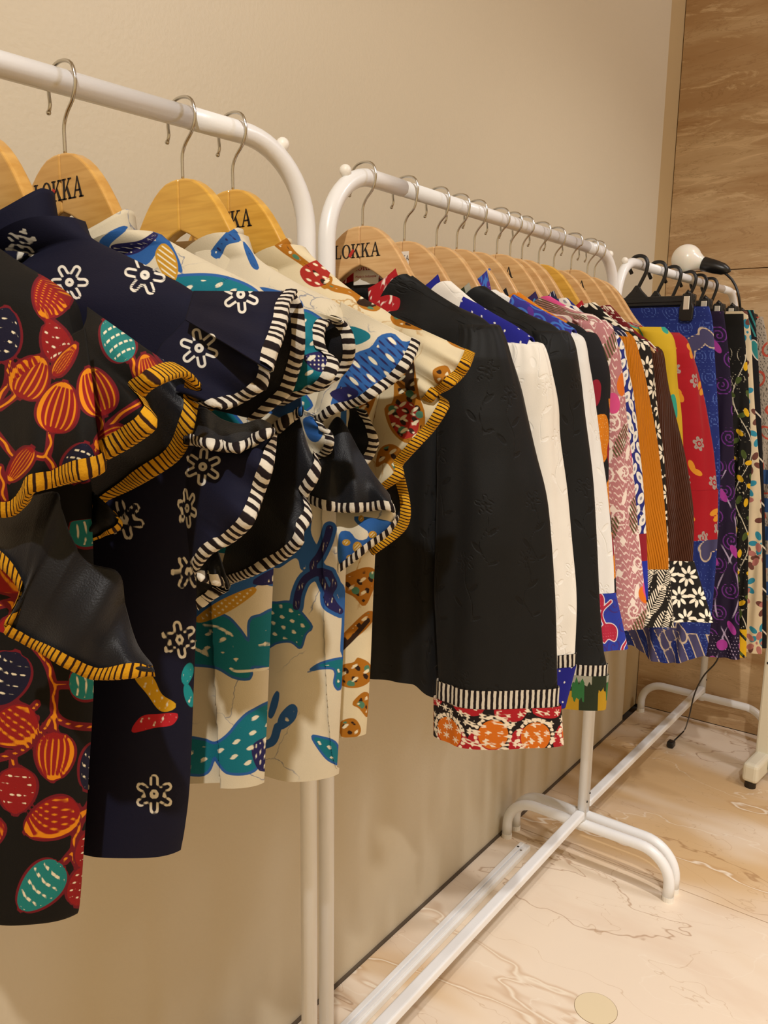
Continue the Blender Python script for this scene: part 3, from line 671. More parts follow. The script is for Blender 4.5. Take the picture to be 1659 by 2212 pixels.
F0('shoulder_ruffle', Y0, [(188, 662), (186, 690), (172, 722), (150, 765), (138, 810)], [(428, 832), (402, 810), (352, 824), (312, 852), (318, 884), (336, 918), (300, 950), (240, 985), (180, 1010)], [-.005, -.02, -.03, -.03], [-.0, -.035, -.04, -.045, -.04], [M0, M_lin], pat=pat0, nu=170, nv=110, rip=(.003, 3, .4), bulge=.010, trim=T_y0, trim_w=.0098)
F0('front_ruffle', Y0, [(182, 708), (150, 726), (110, 765), (60, 800), (20, 830), (-20, 845), (-70, 860)], [(218, 1000), (214, 1022), (130, 1046), (72, 1062), (54, 1090), (28, 1112), (-20, 1114), (-70, 1112)], [-.045, -.052, -.056, -.055], [-.062, -.072, -.076, -.070], [M0, M_lin], pat=pat0, nu=150, nv=110, rip=(.0035, 3, 1.4), bulge=.010, trim=T_y0, trim_w=.0098)
F0('lower_ruffle', Y0, [(-70, 1085), (20, 1080), (80, 1068), (122, 1064), (136, 1110), (155, 1165), (190, 1215), (257, 1238), (272, 1310), (297, 1390), (330, 1436)], [(-70, 1180), (0, 1222), (32, 1252), (48, 1285), (30, 1330), (12, 1362), (45, 1382), (85, 1405), (145, 1440), (215, 1466), (334, 1456)], [-.04, -.05, -.045, -.02, -.012], [-.06, -.065, -.06, -.045, -.02], M_lin, nu=150, nv=60, rip=(.003, 4, 1), bulge=.006, trim=T_y0, trim_w=.0098)

# --- navy blouse with line flowers
FL1 = [(313, 594, 44, 10), (150, 610, 40, 60), (520, 636, 40, 25), (430, 752, 42, 20), (438, 1008, 40, 35), (268, 1122, 44, 15), (408, 1236, 38, 0), (388, 1382, 40, 20), (333, 1716, 42, 30), (45, 528, 34, 40), (575, 868, 34, 0), (150, 1330, 40, 30), (235, 850, 40, 20), (150, 1500, 42, 0), (150, 1700, 42, 0)]
def pat1(s, z, P):
    x, y = PX(P); w = np.full(x.shape, -20.)
    for cx, cy, R, a in FL1:
        m = np.hypot(x-cx, y-cy) < R*1.25
        if m.any(): w[m] = np.maximum(w[m], flower_line(x[m], y[m], (cx, cy), R, math.radians(a), 2.7))
    m = np.hypot((x-404)*1.9, y-1098) < 60
    if m.any(): w[m] = np.maximum(w[m], flower_line((x[m]-404)*2.0, y[m]-1098, (0, 0), 42, .3, 3.6))
    ye = sd_poly(x, y, [(290, 1462), (318, 1500), (345, 1535), (372, 1534), (380, 1520), (350, 1500), (335, 1470), (318, 1450)])
    rd = sd_poly(x, y, [(284, 1582), (305, 1548), (345, 1542), (375, 1540), (386, 1545), (372, 1566), (335, 1572)])
    te = mx(sd_ell(x, y, (405, 1455), 12, 24, .3), sd_ell(x, y, (408, 1502), 10, 26, -.25))
    dots = np.minimum(np.minimum(stripes(x+.3*y, 15, .34), stripes(y-.3*x, 11, .42)), mx(ye, rd, te)-3)
    return dict(wh=mx(w, dots)*KP, ye=ye*KP, rd=rd*KP, te=te*KP)
M1 = fabric('navy_flower_batik', '#0e0f26', [('ye', '#d0a01c'), ('rd', '#b5202c'), ('te', '#158a92'), ('wh', '#e2ded2')], wrinkle=.3)
Y1 = -.312; c1 = X1(Y1)
g = thing('ruffled_blouse', (c1, Y1, .82), 'navy ruffled blouse with white line flowers and black and white edging', 'blouse', GRP)
body(g, 'body', c1, Y1, solve_outline(Y1, c1, [(160, 470), (200, 515), (271, 551), (339, 585), (410, 625), (440, 665), (447, 760), (440, 1000), (428, 1250), (418, 1500), (410, 1700), (400, 1795), (391, 1846)]), [M1, M_lin], repeat(pat1, 130, 210, 660, 700, 0), T=(.014, .045, .058), nf=190, nr=210, bk=.18, folds=(.003, .14, 1.5), hem=lambda s: -.004*np.sin(s*20))
collar(g, 'collar', c1, Y1, .096, .036, 1.302, .042, M1, pat1, .03, 36, .93)
F1 = lambda *a, **k: sheet(g, *a, xc=c1, **k)
F1('ruffle_lining', Y1, [(450, 640), (560, 690), (570, 740), (540, 800), (500, 850), (460, 870), (440, 880)], [(628, 632), (644, 648), (653, 674), (656, 728), (653, 768), (640, 812), (626, 850), (600, 872), (556, 908)], [0, .01, .015, .01], [.012, .022, .028, .02], M_lin, nu=120, nv=50, rip=(.003, 2, 0), bulge=0, trim=T_bw)
F1('tucked_ruffle', Y1, [(402, 688), (370, 722), (345, 748), (325, 800), (320, 850)], [(582, 798), (575, 834), (560, 846), (523, 868), (495, 878), (468, 878), (440, 868), (415, 845)], [-.014, -.025, -.035, -.04], [-.036, -.042, -.05, -.05], [M1, M_lin], pat=pat1, nu=140, nv=110, rip=(.004, 2, 2), bulge=.008, trim=T_bw)
F1('shoulder_ruffle', Y1, [(418, 628), (410, 655), (400, 690)], [(640, 630), (622, 662), (617, 698), (607, 735), (596, 764), (586, 800)], [-.006, -.016, -.028], [.008, -.02, -.04, -.052], [M1, M_lin], pat=pat1, nu=110, nv=110, rip=(.002, 2, 2), bulge=.016, trim=T_bw)
F1('rolled_ruffle', Y1, [(400, 890), (440, 880), (480, 905), (520, 915), (560, 905), (585, 915)], [(400, 955), (445, 966), (486, 973), (512, 975), (545, 962), (570, 945), (592, 938)], [-.03, -.025, -.01], [-.055, -.058, -.045, -.03], M_lin, nu=110, nv=40, rip=(.004, 3, 0), bulge=.004, trim=T_bw)
F1('lower_ruffle', Y1, [(560, 935), (500, 940), (440, 950), (408, 990), (400, 1080), (405, 1160), (412, 1220)], [(592, 942), (591, 985), (583, 1024), (570, 1060), (552, 1112), (538, 1138), (501, 1170), (471, 1185), (450, 1200), (428, 1228), (420, 1246)], [-.02, -.035, -.04, -.03], [-.02, -.035, -.045, -.05, -.04], [M1, M_lin], pat=pat1, nu=150, nv=90, rip=(.004, 3, 1), bulge=.008, trim=T_bw)
F1('turned_hem', Y1, [(468, 1188), (450, 1202), (430, 1228)], [(494, 1270), (456, 1259), (428, 1250)], -.03, [-.026, -.045], M_lin, nu=70, nv=30, rip=(.002, 2, 0), bulge=.004, trim=T_bw)
F1('under_ruffle', Y1, [(424, 1238), (424, 1270), (426, 1300)], [(492, 1274), (462, 1292), (432, 1314)], -.01, -.004, M_lin, nu=60, nv=24, rip=(.002, 2, 0), bulge=.0, trim=T_bw)

# --- white and blue blouse with a teal whale
def seeds(x, y, m, px, py, a=7, b=3, ang=.6):
    X, Yv = loc2(x, y, (0, 0), ang); fx = ((X/px+.5*np.floor(Yv/py)) % 1-.5)*px; fy = (Yv/py % 1-.5)*py
    return np.minimum((1-np.hypot(fx/a, fy/b))*b, m)
def pat2(s, z, P):
    x, y = PX(P); S = lambda *p: sd_poly(x, y, p)
    te = mx(S((395, 1335), (425, 1343), (458, 1330), (490, 1335), (515, 1360), (538, 1388), (541, 1342), (562, 1332), (600, 1325), (600, 1432), (565, 1438), (541, 1440), (539, 1463), (507, 1461), (468, 1440), (418, 1434), (390, 1434)),
            S((395, 1600), (438, 1600), (465, 1608), (495, 1588), (518, 1560), (545, 1538), (600, 1520), (600, 1600), (575, 1625), (545, 1664), (495, 1668), (474, 1648), (462, 1632), (449, 1664), (426, 1672), (395, 1660)),
            S((370, 605), (420, 596), (480, 600), (540, 622), (560, 650), (480, 660), (400, 640)), S((640, 680), (690, 690), (705, 720), (690, 745), (700, 770), (715, 800), (690, 835), (640, 850), (600, 800)))
    bl = mx(te+6, S((395, 1352), (450, 1290), (545, 1240), (600, 1195), (600, 1265), (560, 1262), (520, 1300), (440, 1348)), S((215, 520), (260, 490), (275, 495), (235, 535), (290, 545), (330, 520), (345, 530), (310, 575), (230, 560)), S((330, 500), (348, 540), (372, 575), (395, 590), (380, 545), (345, 490)), S((255, 450), (300, 455), (280, 440)), S((520, 870), (640, 850), (660, 905), (640, 935), (600, 900)))
    oc = mx(S((420, 1338), (470, 1300), (545, 1268), (552, 1280), (500, 1318), (440, 1344)), S((335, 550), (352, 525), (375, 545), (385, 580), (375, 610), (350, 590)))
    nv = mx(S((545, 1255), (600, 1225), (600, 1255), (565, 1265)), S((240, 530), (300, 520), (335, 500), (340, 512), (300, 545), (255, 552)), S((655, 770), (705, 760), (712, 800), (680, 800)), S((545, 1610), (600, 1590), (600, 1650), (560, 1665)))
    cre = mx(seeds(x, y, np.minimum(te, 1640-0*y)-9-20*((y > 1300) & (y < 1500)), 40, 26, 10, 4.5, -.5), sd_line(x, y, [(440, 1352), (470, 1355), (502, 1372)], 3.2), sd_line(x, y, [(420, 1400), (450, 1416)], 3.2), sd_line(x, y, [(498, 1445), (520, 1450), (600, 1442)], 3.2), sd_line(x, y, [(560, 1395), (600, 1388)], 3.2), np.minimum(stripes(x*.6-y*.8, 10, .3), oc-3), np.minimum(np.minimum(stripes(x, 9, .4), stripes(y, 9, .4)), nv-4))
    return dict(bl=bl*KP, te=te*KP, oc=oc*KP, nv=nv*KP, cr=cre*KP)
BLUE_L = [('bl', '#2a5c9e'), ('te', '#0f6f80'), ('oc', '#c08f2a'), ('nv', '#221f52'), ('cr', '#e2dcc4')]
M2 = fabric('white_blue_whale_batik', '#d3c9b0', BLUE_L, wrinkle=.35, crackle=('#5f6d8c', 13, .012))
Y2 = -.237; c2 = X1(Y2)
g = thing('ruffled_blouse', (c2, Y2, .84), 'off-white ruffled blouse with a teal and blue whale print, right of the navy one', 'blouse', GRP)
body(g, 'body', c2, Y2, solve_outline(Y2, c2, [(330, 500), (420, 550), (500, 590), (560, 622), (590, 660), (600, 760), (596, 1000), (592, 1200), (583, 1400), (577, 1550), (571, 1690)]), [M2, M_lin], repeat(pat2, 405, 185, 680, 1200, 450), T=(.014, .045, .06), nf=190, nr=200, bk=.25, folds=(.004, .12, .2), pleats=[(.218, .012, .05)])
collar(g, 'collar', c2, Y2, .090, .036, 1.300, .040, M2, pat2, .03, 36, .93)
F2 = lambda *a, **k: sheet(g, *a, xc=c2, **k)
F2('ruffle_lining', Y2, [(680, 690), (690, 730), (680, 780), (660, 830), (640, 850)], [(738, 694), (756, 712), (764, 742), (762, 774), (748, 800), (725, 822), (700, 838)], [-.0, .005], [.002, .014, .01], M_lin, nu=90, nv=40, rip=(.002, 2, 0), bulge=0, trim=T_bw)
F2('shoulder_ruffle', Y2, [(560, 630), (555, 700), (550, 780), (555, 830), (570, 860)], [(738, 692), (712, 698), (700, 712), (698, 735), (706, 760), (722, 776), (730, 786), (727, 801), (714, 822), (687, 841), (653, 854), (612, 872)], [-.005, -.02, -.02], [.0, -.02, -.03, -.035, -.03], [M2, M_lin], pat=pat2, nu=150, nv=100, rip=(.003, 3, 0), bulge=.01, trim=T_bw)
F2('middle_ruffle', Y2, [(650, 850), (600, 862), (550, 880), (530, 905)], [(650, 898), (626, 914), (600, 936), (560, 956)], -.015, -.03, [M2, M_lin], pat=pat2, nu=80, nv=50, rip=(.003, 2, 0), bulge=.008, trim=T_bw)
F2('lower_ruffle', Y2, [(640, 885), (600, 920), (565, 980), (540, 1060), (500, 1130), (470, 1190), (450, 1240)], [(672, 980), (690, 1012), (681, 1042), (662, 1074), (667, 1098), (671, 1122), (655, 1148), (652, 1174), (619, 1205), (575, 1229), (532, 1248), (470, 1268)], [-.02, -.03, -.02], [-.02, -.03, -.045, -.045, -.03], M_lin, nu=150, nv=60, rip=(.004, 3, 2), bulge=.006, trim=T_bw)

# --- white and blue blouse with seaweed
def pat3(s, z, P):
    x, y = PX(P); S = lambda *p: sd_poly(x, y, p); Ln = lambda w, *p: sd_line(x, y, p, w)
    leafs = [S((572, 1310), (600, 1300), (630, 1300), (655, 1325), (676, 1355), (662, 1370), (650, 1402), (628, 1388), (600, 1390), (570, 1398)), S((664, 1452), (690, 1432), (740, 1420), (748, 1432), (735, 1490), (720, 1478), (722, 1448), (690, 1446)), S((672, 1592), (690, 1590), (728, 1605), (734, 1650), (722, 1650), (700, 1635)), S((605, 1545), (628, 1522), (642, 1530), (636, 1555), (612, 1574), (600, 1570)), S((580, 1545), (590, 1505), (602, 1492), (600, 1520), (588, 1550))]
    sea = [Ln(9, (712, 1142), (704, 1170), (690, 1200), (676, 1220), (680, 1238)), Ln(9, (712, 1240), (690, 1235), (660, 1250), (645, 1280), (640, 1310)), Ln(8, (712, 1240), (722, 1262), (716, 1275)), Ln(8, (695, 1250), (706, 1275), (722, 1305), (735, 1320)), Ln(7, (705, 1285), (708, 1305), (728, 1318))]
    bl = mx(*[a+7 for a in sea], *[a+1 for a in leafs], S((585, 1210), (640, 1170), (664, 1125), (676, 1110), (672, 1150), (690, 1190), (700, 1230), (668, 1215), (650, 1232), (640, 1205), (600, 1228)), Ln(9, (600, 1570), (590, 1600), (570, 1610)), S((725, 1265), (745, 1270), (748, 1400), (735, 1410), (738, 1320)),
            S((455, 545), (490, 500), (505, 495), (520, 520), (490, 530), (475, 560)), S((525, 520), (545, 545), (560, 580), (545, 578), (530, 545)), S((560, 620), (640, 640), (655, 668), (620, 660)), S((715, 880), (745, 800), (765, 765), (800, 750), (820, 725), (850, 720), (872, 738), (905, 735), (890, 780), (850, 825), (790, 850)), S((655, 905), (690, 900), (700, 930), (685, 955), (665, 945)),
            S((732, 1155), (755, 1148), (770, 1165), (790, 1165), (796, 1150), (770, 1130), (770, 1115), (850, 1130), (830, 1165), (740, 1225)))
    te = mx(*[a-4 for a in leafs[:3]], S((755, 705), (790, 715), (800, 730), (770, 745), (760, 730)), S((640, 680), (700, 700), (690, 760), (650, 770)))
    nv = mx(*[a-1 for a in sea], np.minimum(seeds(x, y, bl-6, 34, 13, 15, 2.2, .75), 880-y), S((712, 850), (750, 835), (775, 850), (745, 872)))
    oc = mx(sd_ell(x, y, (748, 1172), 9, 7), sd_ell(x, y, (772, 1182), 10, 12), sd_ell(x, y, (758, 1205), 10, 7), sd_ell(x, y, (805, 1155), 9, 8), sd_ell(x, y, (780, 1120), 6, 7))
    dots = np.minimum(np.minimum(stripes(x+y*.2, 7, .32), stripes(y, 8, .32)), mx(*[a-4.5 for a in sea]))
    cre = mx(dots, seeds(x, y, mx(*leafs)-7, 24, 20, 6, 4, .4), np.minimum(seeds(x+9, y, bl-9, 46, 30, 13, 4, .75), 860-y), np.minimum(stripes(x+y, 7, .3), oc-3))
    return dict(bl=bl*KP, te=te*KP, oc=oc*KP, nv=nv*KP, cr=cre*KP)
M3 = fabric('white_blue_seaweed_batik', '#d6ccb4', BLUE_L, wrinkle=.35, crackle=('#5f6d8c', 12, .012))
Y3 = -.113; c3 = X1(Y3)
g = thing('ruffled_blouse', (c3, Y3, .80), 'off-white ruffled blouse with blue seaweed print, between the whale and brown ones', 'blouse', GRP)
body(g, 'body', c3, Y3, solve_outline(Y3, c3, [(520, 505), (560, 560), (640, 610), (720, 650), (752, 690), (760, 760), (756, 1000), (748, 1200), (742, 1400), (734, 1550), (727, 1654)]), [M3, M_lin], repeat(pat3, 572, 175, 690, 1085, 480), T=(.014, .045, .06), nf=180, nr=200, bk=.25, folds=(.003, .13, .9), pleats=[(.205, .004, .03)], hem=lambda s: -.010*sst((s-.10)/.05))
collar(g, 'collar', c3, Y3, .083, .036, 1.300, .042, M3, pat3, .03, 36, .93)
F3 = lambda *a, **k: sheet(g, *a, xc=c3, **k)
F3('turned_ruffle', Y3, [(640, 880), (640, 930), (650, 975)], [(688, 900), (698, 922), (716, 938), (719, 958), (710, 980), (678, 993)], -.03, [-.04, -.045, -.03], [M3, M_lin], pat=pat3, nu=80, nv=40, rip=(.002, 3, 0), bulge=.006, trim=T_bw)
F3('ruffle_lining', Y3, [(700, 860), (715, 920), (735, 970), (760, 1012)], [(790, 890), (814, 945), (812, 970), (798, 996), (778, 1014)], -.0, [.0, .004], M_lin, nu=80, nv=40, rip=(.003, 2, 0), bulge=.004, trim=T_bw)
F3('shoulder_ruffle', Y3, [(735, 652), (728, 700), (700, 760), (690, 820), (678, 880)], [(906, 738), (897, 764), (881, 793), (855, 822), (823, 846), (786, 870), (748, 883), (717, 894), (693, 910), (680, 902)], [-.0, -.015, -.02], [-.0, -.03, -.04, -.04], [M3, M_lin], pat=pat3, nu=150, nv=110, rip=(.004, 3, 1), bulge=.012, trim=T_bw)
F3('lower_ruffle', Y3, [(650, 1010), (690, 960), (730, 900), (775, 970), (805, 1020), (842, 1068)], [(650, 1075), (690, 1095), (730, 1104), (780, 1104), (828, 1099), (852, 1106)], [-.03, -.02, -.01], [-.045, -.045, -.03, -.02], M_lin, nu=120, nv=60, rip=(.003, 3, 0), bulge=.006, trim=T_bw)
F3('hem_ruffle', Y3, [(725, 1085), (770, 1088), (845, 1080)], [(730, 1236), (770, 1208), (805, 1178), (838, 1155), (858, 1120)], [-.02, -.01], [-.03, -.02, -.005], [M3, M_lin], pat=pat3, nu=90, nv=70, rip=(.002, 2, 0), bulge=.006, trim=T_bw)

# --- cream and brown blouse
def pat4(s, z, P):
    x, y = PX(P); S = lambda *p: sd_poly(x, y, p)
    br = mx(S((585, 520), (615, 512), (640, 545), (700, 590), (720, 600), (700, 625), (660, 580), (610, 545)), S((700, 610), (740, 620), (790, 635), (825, 650), (815, 672), (780, 665), (760, 640), (715, 628)), S((845, 680), (880, 690), (915, 712), (880, 710), (850, 700)), S((850, 740), (875, 730), (890, 760), (905, 850), (918, 895), (912, 940), (880, 958), (845, 930), (830, 880), (850, 860)), S((960, 725), (1000, 745), (1010, 758), (975, 745)), S((935, 800), (965, 790), (975, 820), (945, 830)), S((820, 970), (850, 960), (880, 990), (862, 1030), (835, 1000), (812, 1010)), S((750, 850), (800, 840), (810, 900), (780, 930), (750, 890)),
            S((735, 1250), (790, 1225), (815, 1240), (800, 1290), (785, 1310), (765, 1290), (740, 1275)), S((725, 1390), (760, 1350), (795, 1320), (812, 1330), (790, 1360), (760, 1385), (735, 1410)), S((735, 1440), (765, 1430), (772, 1420), (800, 1435), (800, 1470), (770, 1486), (735, 1478)), S((760, 1520), (785, 1495), (800, 1505), (795, 1550), (775, 1530)), S((735, 1560), (765, 1552), (780, 1575), (770, 1592), (735, 1590)))
    rd = mx(S((840, 890), (860, 870), (890, 870), (905, 900), (900, 935), (872, 948), (850, 925)), S((650, 580), (690, 560), (715, 570), (705, 610), (680, 620), (655, 605)), S((868, 682), (890, 688), (880, 698)))
    dk = mx(S((790, 640), (815, 655), (800, 664), (770, 655)), sd_line(x, y, [(740, 1400), (765, 1375), (795, 1340)], 5), S((880, 770), (895, 790), (890, 845), (875, 835)), seeds(x, y, br-7, 26, 22, 8, 5, .8))
    cre = mx(seeds(x, y, br-6, 30, 24, 9, 3.5, -.6), seeds(x, y, rd-3, 20, 18, 6, 2.5, .4))
    gr = np.minimum(seeds(x+13, y+5, br-4, 60, 40, 9, 8, .2), 5+0*x)
    return dict(br=br*KP, rd=rd*KP, dk=dk*KP, gr=gr*KP, cr=cre*KP)
M4 = fabric('cream_brown_batik', '#dccfae', [('br', '#a96c18'), ('rd', '#a32a22'), ('dk', '#2e1b10'), ('gr', '#4d8068'), ('cr', '#e9dfc0')], wrinkle=.35, crackle=('#b07f2a', 12, .016))
Y4 = -.050; c4 = X1(Y4)
g = thing('ruffled_blouse', (c4, Y4, .80), 'cream ruffled blouse with brown and red batik and yellow edging', 'blouse', GRP)
body(g, 'body', c4, Y4, solve_outline(Y4, c4, [(650, 530), (720, 595), (780, 640), (845, 680), (860, 720), (856, 850), (838, 1000), (815, 1150), (808, 1250), (802, 1400), (797, 1500), (791, 1585)]), [M4, M_lin], repeat(pat4, 734, 74, 720, 1200, 400), T=(.014, .04, .05), nf=160, nr=200, bk=.3, folds=(.004, .10, .4))
collar(g, 'collar', c4, Y4, .084, .034, 1.302, .038, M4, pat4, .03, 36, .93)
F4 = lambda *a, **k: sheet(g, *a, xc=c4, **k)
F4('hem_ruffle', Y4, [(800, 1030), (800, 1080), (795, 1130), (790, 1170)], [(872, 1030), (884, 1088), (882, 1128), (862, 1156), (806, 1198)], [.0, .0], [.004, .0, -.01], [M_lin, M4], nu=80, nv=40, rip=(.002, 2, 0), bulge=.004, trim=T_yb, trim_w=.0092)
F4('lower_ruffle', Y4, [(845, 760), (820, 850), (800, 940), (795, 1000), (800, 1040)], [(925, 850), (966, 870), (962, 890), (937, 928), (908, 960), (881, 989), (868, 1006), (869, 1030), (833, 1056)], [-.005, -.02, -.02], [-.005, -.025, -.03, -.03], [M4, M_lin], pat=pat4, nu=140, nv=90, rip=(.003, 3, 0), bulge=.010, trim=T_yb, trim_w=.0092)
F4('shoulder_ruffle', Y4, [(846, 682), (848, 715), (842, 760), (845, 810)], [(1024, 762), (1014, 790), (998, 814), (971, 838), (945, 852), (934, 866), (920, 870)], [0, -.01, -.015], [.0, -.02, -.03, -.02], [M4, M_lin], pat=pat4, nu=120, nv=90, rip=(.005, 3, 1), bulge=.014, trim=T_yb, trim_w=.0092)
# ------------------------------------------------------------------ rack 2: long sleeved jackets
GJ = 'long sleeved jackets on the middle rack'
XC2 = .2245
def emb(seed, cell=(.05, .11)):
    """embroidered trailing sprigs with small flowers"""
    def f(s, z, P):
        def one(u, v, c, rg):
            a = rg.uniform(0, 6.28); R = .011+rg.uniform(0, .004)
            fl = flower_line(u, v, c, R, a, .0008, 5)
            st = sd_line(u, v, [(c[0], c[1]), (c[0]+.008*math.sin(a), c[1]-.025), (c[0]-.008*math.cos(a), c[1]-.05), (c[0]+.006, c[1]-.075)], .0007)
            lf = mx(sd_ell(u, v, (c[0]+.010, c[1]-.032), .008, .0030, .7), sd_ell(u, v, (c[0]-.010, c[1]-.052), .008, .0030, 2.3), sd_ell(u, v, (c[0]+.012, c[1]-.07), .006, .0024, .4))
            return mx(fl, st, lf)
        return {'em': lattice(s, z, cell, .25, seed, one)}
    return f
def dotsf(cell, r, key='wh', seed=1, jit=.25):
    return lambda s, z, P: {key: lattice(s, z, cell, jit, seed, lambda u, v, c, rg: sd_ell(u, v, c, r*1.3, r, rg.uniform(0, 3)))}
M_blk = fabric('black_embroidered_linen', '#111315', [('em', '#0a0b0c')], emboss='em', wrinkle=.8, vary=.2, sheen=.03, rough=.6)
M_wht = fabric('white_embroidered_cotton', '#efece4', [('em', '#f6f4ee')], emboss='em', wrinkle=.8, vary=.05)
M_eye = fabric('white_eyelet_cotton', '#e8e8e6', [('em', '#efeeea')], emboss='em', wrinkle=.4, vary=.05)
def jacket(i, Y, label, outer, mslv, pslv, mbody=None, pbody=None, width=.10, th=.028, yaw=.5, hemz=.80, bw=.165, xc=XC2, lw=None, collar_mat=None, collar_pat=None, ca=.066, cz=1.300, ch=.036, gather=0, wtop=.05, folds=(.004, 5), T=(.013, .03, .034), cdrop=.035, twist=0, neck=None, nr=110, fold_b=(.005, .09, 0), hem=None, sleeve_name='sleeve', shoulder=None):
    g = thing('jacket', (xc, Y, hemz), label, 'jacket', GJ)
    sh = U(*outer[0], Y); ss, sz = sh[0]-xc, sh[2]
    n0 = np.array([ca+.014, 1.328]); n1 = np.array([ss-.006, sz+.004]); ln = [tuple(n0+(n1-n0)*t-np.array([0, .004*math.sin(math.pi*t)])) for t in (0, .33, .66, 1)]
    ol = shoulder or ln+[(ss+.004, sz-.02), (bw+.012, sz-.10), (bw, 1.0), (bw-.004, .90), (bw-.006, hemz+.03), (bw-.008, hemz)]
    body(g, 'body', xc, Y, ol, mbody or mslv, pbody if mbody else pslv, T=T, nf=70, nb=24, nr=nr, bk=.5, drop=.09, folds=fold_b, lw=min(.205, xc-.016), hem=hem)
    o, P, arc = sleeve(g, sleeve_name, Y, outer, mslv, width, th, yaw, pslv, gather=gather, wtop=wtop, folds=folds, twist=twist)
    # wall-side sleeve, pressed against the body
    zz = np.linspace(sz-.005, hemz+.06, 30); ph = np.linspace(0, 2*math.pi, 24, endpoint=False)
    sx = -.175+.012*np.linspace(0, 1, 30); aa = np.interp(np.linspace(0, 1, 30), [0, .12, 1], [.006, .028, .024])
    Q = np.stack([xc+sx[:, None]+aa[:, None]*np.cos(ph), Y+.02+0*sx[:, None]+np.minimum(aa, .022)[:, None]*np.sin(ph), np.repeat(zz[:, None], 24, 1)], -1)
    ar = np.repeat((ph*.026)[None], 30, 0); A = pat_attrs(pslv, ar, Q[..., 2], Q); A['rib'] = ar; A['arc'] = ar
    grid(sleeve_name, Q, mslv, g, True, A)
    if collar_mat: collar(g, 'collar', xc, Y, ca+.014, .036, cz-.010, ch+.014, collar_mat, collar_pat, cdrop, 30, .76)
    return g, P
T_cuff = T_bw
# J1 black jacket, red collar
def pat_red(s, z, P):
    f = lattice(s, z, (.022, .020), .15, 3, lambda u, v, c, rg: spiral(u, v, c, .008, .0009, 1.6, rg.uniform(0, 6)))
    return {'wh': f}
M_redc = fabric('red_scroll_batik', '#a31820', [('wh', '#ead9cf')], wrinkle=.1)
def pat_cuff1(s, z, P):
    z0 = z.max(); h = z.max()-z.min()+1e-6
    rd = lattice(s, z, (.052, .05), .1, 5, lambda u, v, c, rg: sd_poly(u, v, [(c[0]-.02, c[1]-.012), (c[0]+.014, c[1]-.018), (c[0]+.022, c[1]+.012), (c[0]-.012, c[1]+.018)]))
    orr = lattice(s+.03, z+.022, (.058, .056), .1, 6, lambda u, v, c, rg: sd_disc(u, v, c, .019))
    ring = lattice(s+.03, z+.022, (.058, .056), .1, 6, lambda u, v, c, rg: np.minimum(.0021-np.abs(np.hypot(u-c[0], v-c[1])-.0225), stripes(np.arctan2(v-c[1], u-c[0])*.0225, .0058, .72)))
    ds = lattice(s, z, (.0125, .0125), .25, 7, lambda u, v, c, rg: mx(*[sd_line(u, v, [c, (c[0]+.0045*math.cos(a), c[1]+.0045*math.sin(a))], .0007) for a in np.arange(0, 6.2, 1.05)+rg.uniform(0, 1)]))
    return {'rd': rd, 'or': orr, 'wh': mx(ring, ds)}
M_cuff1 = fabric('red_black_orange_batik', '#1c1414', [('rd', '#a81b26'), ('or', '#d06d18'), ('wh', '#ecdfc8')], wrinkle=.1)
g, P = jacket(1, .19, 'black embroidered jacket with red collar and red batik cuff, first on the middle rack', [(1058, 699), (1072, 706), (1088, 745), (1106, 830), (1130, 980), (1150, 1100), (1160, 1300), (1166, 1500)], M_blk, emb(11, (.06, .12)), width=[.085, .105, .125, .138, .140], th=.034, yaw=.62, hemz=.795, bw=.150, collar_mat=M_redc, collar_pat=pat_red, ca=.066, T=(.013, .032, .040), hem=lambda s: -.02*sst((s-.11)/.04), gather=.03, folds=(.005, 4))
o, P2 = cuff(g, 'striped_band', P, .024, T_cuff, 1.0); o, P3 = cuff(g, 'batik_cuff', P2, .052, M_cuff1, 1.03, pat_cuff1, nr=46, dx=.004)
# neck label
def label_card(root, c, w, h, txt=True, name='neck_label', nm=(0, -1, 0)):
    M = plain('label_white', '#e9e4d8', .8); o = box(name, (c[0]-w/2, c[1]-.0006, c[2]-h/2), (c[0]+w/2, c[1]+.0006, c[2]+h/2), M, root)
    if txt:
        polys, wd = letters('LOKKA', h*.30); V = []; F = []; lc = np.array(root.location)
        for p in polys:
            k = len(V); V += [(c[0]-lc[0]+a-wd/2, c[1]-lc[1]-.0009, c[2]-lc[2]+b+h*.08) for a, b in p]; F.append(tuple(range(k, k+len(p))))
        me = bpy.data.meshes.new('label_lettering'); me.from_pydata(V, [], F); link('label_lettering', me, plain('label_red', '#b3222c', .8), o, False)
        cu = bpy.data.curves.new('label_small_text', 'FONT'); cu.body = 'Made in Indonesia'; cu.size = h*.15; cu.align_x = 'CENTER'
        t = bpy.data.objects.new('tmp', cu); COL.objects.link(t); dg = bpy.context.evaluated_depsgraph_get()
        me2 = bpy.data.meshes.new_from_object(t.evaluated_get(dg)); bpy.data.objects.remove(t)
        me2.transform(Matrix.Translation((c[0]-lc[0], c[1]-lc[1]-.0009, c[2]-lc[2]-h*.22)) @ Matrix.Rotation(math.pi/2, 4, 'X'))
        link('label_small_text', me2, plain('label_red', '#b3222c', .8), o, False)
    return o
q = U(791, 588, .203); label_card(g, (q[0], .203, q[2]), .042, .032)
